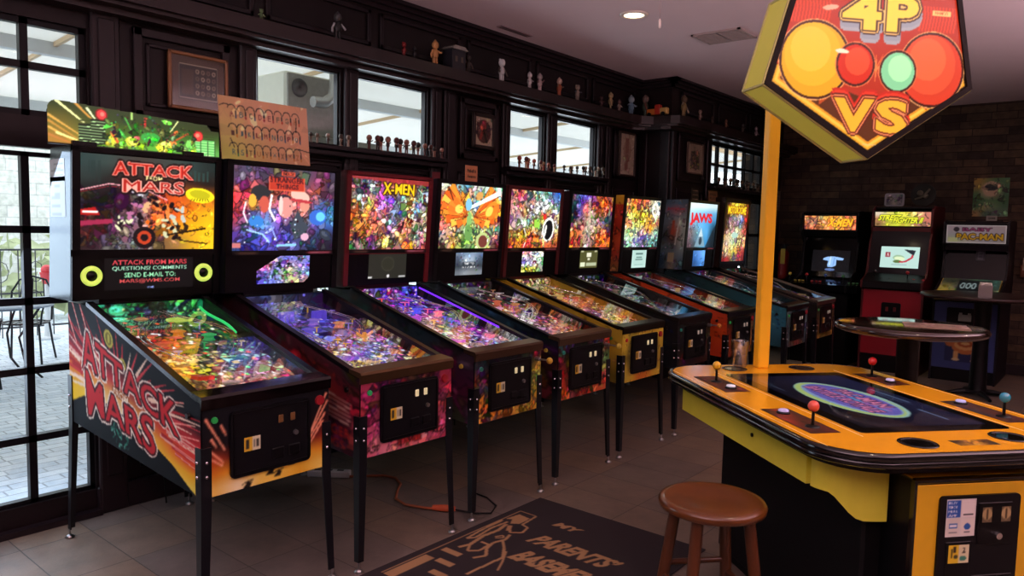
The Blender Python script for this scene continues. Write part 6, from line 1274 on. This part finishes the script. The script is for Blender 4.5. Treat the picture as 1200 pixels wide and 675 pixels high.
items = [(.70, .07, ('607850', '90a878'), 'small pale green figurine at the top left end of the high shelf'), (1.24, .16, ('202020', 'a8a8a8', '404040'), 'black and silver figure on the high shelf above the first upper window'),
 (1.80, .10, ('802020', '301818'), 'dark red figurine lying low on the high shelf left of the tan statue'), (1.9, .09, ('1c1c20', '302828'), 'small black figurine next to the dark red one on the high shelf'), (2.10, .16, ('c89058', 'd8a068'), 'tan bear like statue on the high shelf'),
 (2.45, .13, ('3c3430', '5c4840'), 'brown figurine right of the dark toy house on the high shelf'), (2.84, .17, ('c8c8c8', '5c5048', 'e0e0e0'), 'white and brown figurine alone on the high shelf above the wall picture'), (3.20, .13, ('d0c8c8', 'a8a0a0'), 'white figurine, left of a pair on the high shelf'),
 (3.34, .14, ('c0a8a8', '906868', 'b0a0a0'), 'pinkish white figurine, right of a pair on the high shelf'), (3.62, .15, ('a85838', '806858', 'c8a898'), 'orange and grey figurine on the high shelf above the third upper window'), (3.90, .14, ('8c7c70', '505058'), 'grey crouching figurine with raised arm on the high shelf'),
 (4.30, .10, ('4c3030', '604038'), 'small dull red figurine on the high shelf before the tan pair'), (4.46, .15, ('a89068', 'b8a078'), 'tan rounded figurine on the high shelf near the bend'), (4.62, .11, ('907868', 'b8b0a8', '806058'), 'low brown and white figurine on the high shelf near the bend')]
for i, (y, h, c, l) in enumerate(items): figurine(sx_, y, z_, h*1.12, c, i+3, l)
th_ = thing('toy_house', 'dark toy building with a pale roof on the high shelf right of the tan statue', 'toy house', (sx_, 2.30, z_))
obj('walls', MB().box(-.05, .05, -.07, .07, 0, .15, bev=.004), mat('dark_toy_wall', '24242c', .5), th_); obj('roof', MB().prism([(-.09, .15), (.09, .15), (.05, .175), (-.05, .175)], lambda p, q, t: (t, p, q), -.06, .06), mat('pale_toy_roof', '98948c', .5), th_)
for k in (-.03, .03): obj('toy_window', MB().box(.05, .052, k-.012, k+.012, .06, .1), mat('toy_window', '5c5448', .4), th_)
bx_, by_ = -1.36, 5.06
figurine(-1.45, 4.97, z_, .22, ('7898b0', '98a8b8', 'a8b8c0'), 21, 'tall pale blue figurine with raised arm at the bend of the high shelf')
figurine(-1.36, 5.10, z_, .24, ('4c5848', '784840', '806860'), 22, 'tall dark figurine with colourful spread arms at the bend of the high shelf')
tv = thing('toy_truck', 'orange and tan toy truck on the corner of the high shelf', 'toy truck', (-1.19, 5.05, z_), 0)
obj('body', MB().box(-.11, .0, -.03, .03, .02, .08, bev=.008), mat('toy_orange', 'd07830', .4), tv); obj('cab', MB().box(-.02, .04, -.032, .032, .02, .12, bev=.008), mat('toy_red', 'c03828', .4), tv); obj('load', MB().box(.04, .12, -.03, .03, .02, .085, bev=.008), mat('toy_tan', 'd0a860', .4), tv)
for k in (-.075, .08):
    for s in (-1, 1): obj('wheel', MB().cone((k, s*.03, .022), (k, s*.04, .022), .022, .022, 12), BLACK, tv)
for i, (y, h, c, l) in enumerate([(5.25, .22, ('8c7448', 'a08c78', '604c38'), 'large brown and tan figurine on the high shelf just after the bend'), (5.62, .13, ('a08478', '504038'), 'small tan figurine on the high shelf over the bay picture'), (5.92, .10, ('503c34', '705848'), 'small brown figurine on the high shelf, left of the barred window'), (6.28, .11, ('805c48', '403028'), 'small reddish brown figurine on the high shelf above the barred window'),
    (6.75, .12, ('4c4440', '6c5c50'), 'small grey figurine on the high shelf above the barred window'), (7.15, .13, ('a8989c', '806c6c'), 'pale figurine on the high shelf left of the yellow pole')]): figurine(-1.0, y, z_, h, c, i+40, l)
lb = ('tiny dark bobble head figurine in the row on the ledge under the first upper window', 'tiny bobble head figurine in the row on the ledge under the second upper window', 'tiny red and tan figurine in the row on the ledge under the third upper window', 'tiny dark and pale figurine in the row on the ledge under the fourth upper window', 'tiny dark figurine in the row on the ledge under the barred bay window')
cl = (('483830', '806858', '9c8878'), ('58302c', '302420', '986858'), ('5c2824', 'b08868', 'a85848'), ('2c2824', 'a89c88', '504438'), ('2c2420', '4c3c30', '705840'))
protos = {}
for g, (y0, y1, n, xx, zz, h) in enumerate(((.96, 1.35, 6, -1.40, 2.05, .085), (1.52, 2.20, 13, -1.40, 2.05, .10), (3.12, 3.60, 8, -1.40, 2.05, .10), (3.76, 4.40, 10, -1.40, 2.05, .10), (6.2, 7.5, 13, -1.02, 2.06, .11))):
    ps2 = [figurine(xx, y0, zz, h, (cl[g][k % 3], cl[g][(k+1) % 3], cl[g][(k+2) % 3]), 60+g*3+k, lb[g], 'figurine', 'figurines on ledge %s' % ('one', 'two', 'three', 'four', 'five')[g], hs=1.4) for k in range(3)]
    for k in range(n):
        o = ps2[k] if k < 3 else copy_tree(ps2[k % 3]); o.location = (xx+.015*math.sin(k*2.1), y0+(y1-y0)*(k+.12*math.sin(k*1.7))/(n-1), zz); o.rotation_euler = (0, 0, math.sin(k*5)*.6)
        q = .65+.35*abs(math.sin(k*3.3+g)); o.scale = (q, q, q)
for o in bpy.data.objects:
    if o.name.split('.')[0] == 'floor_mat': pass
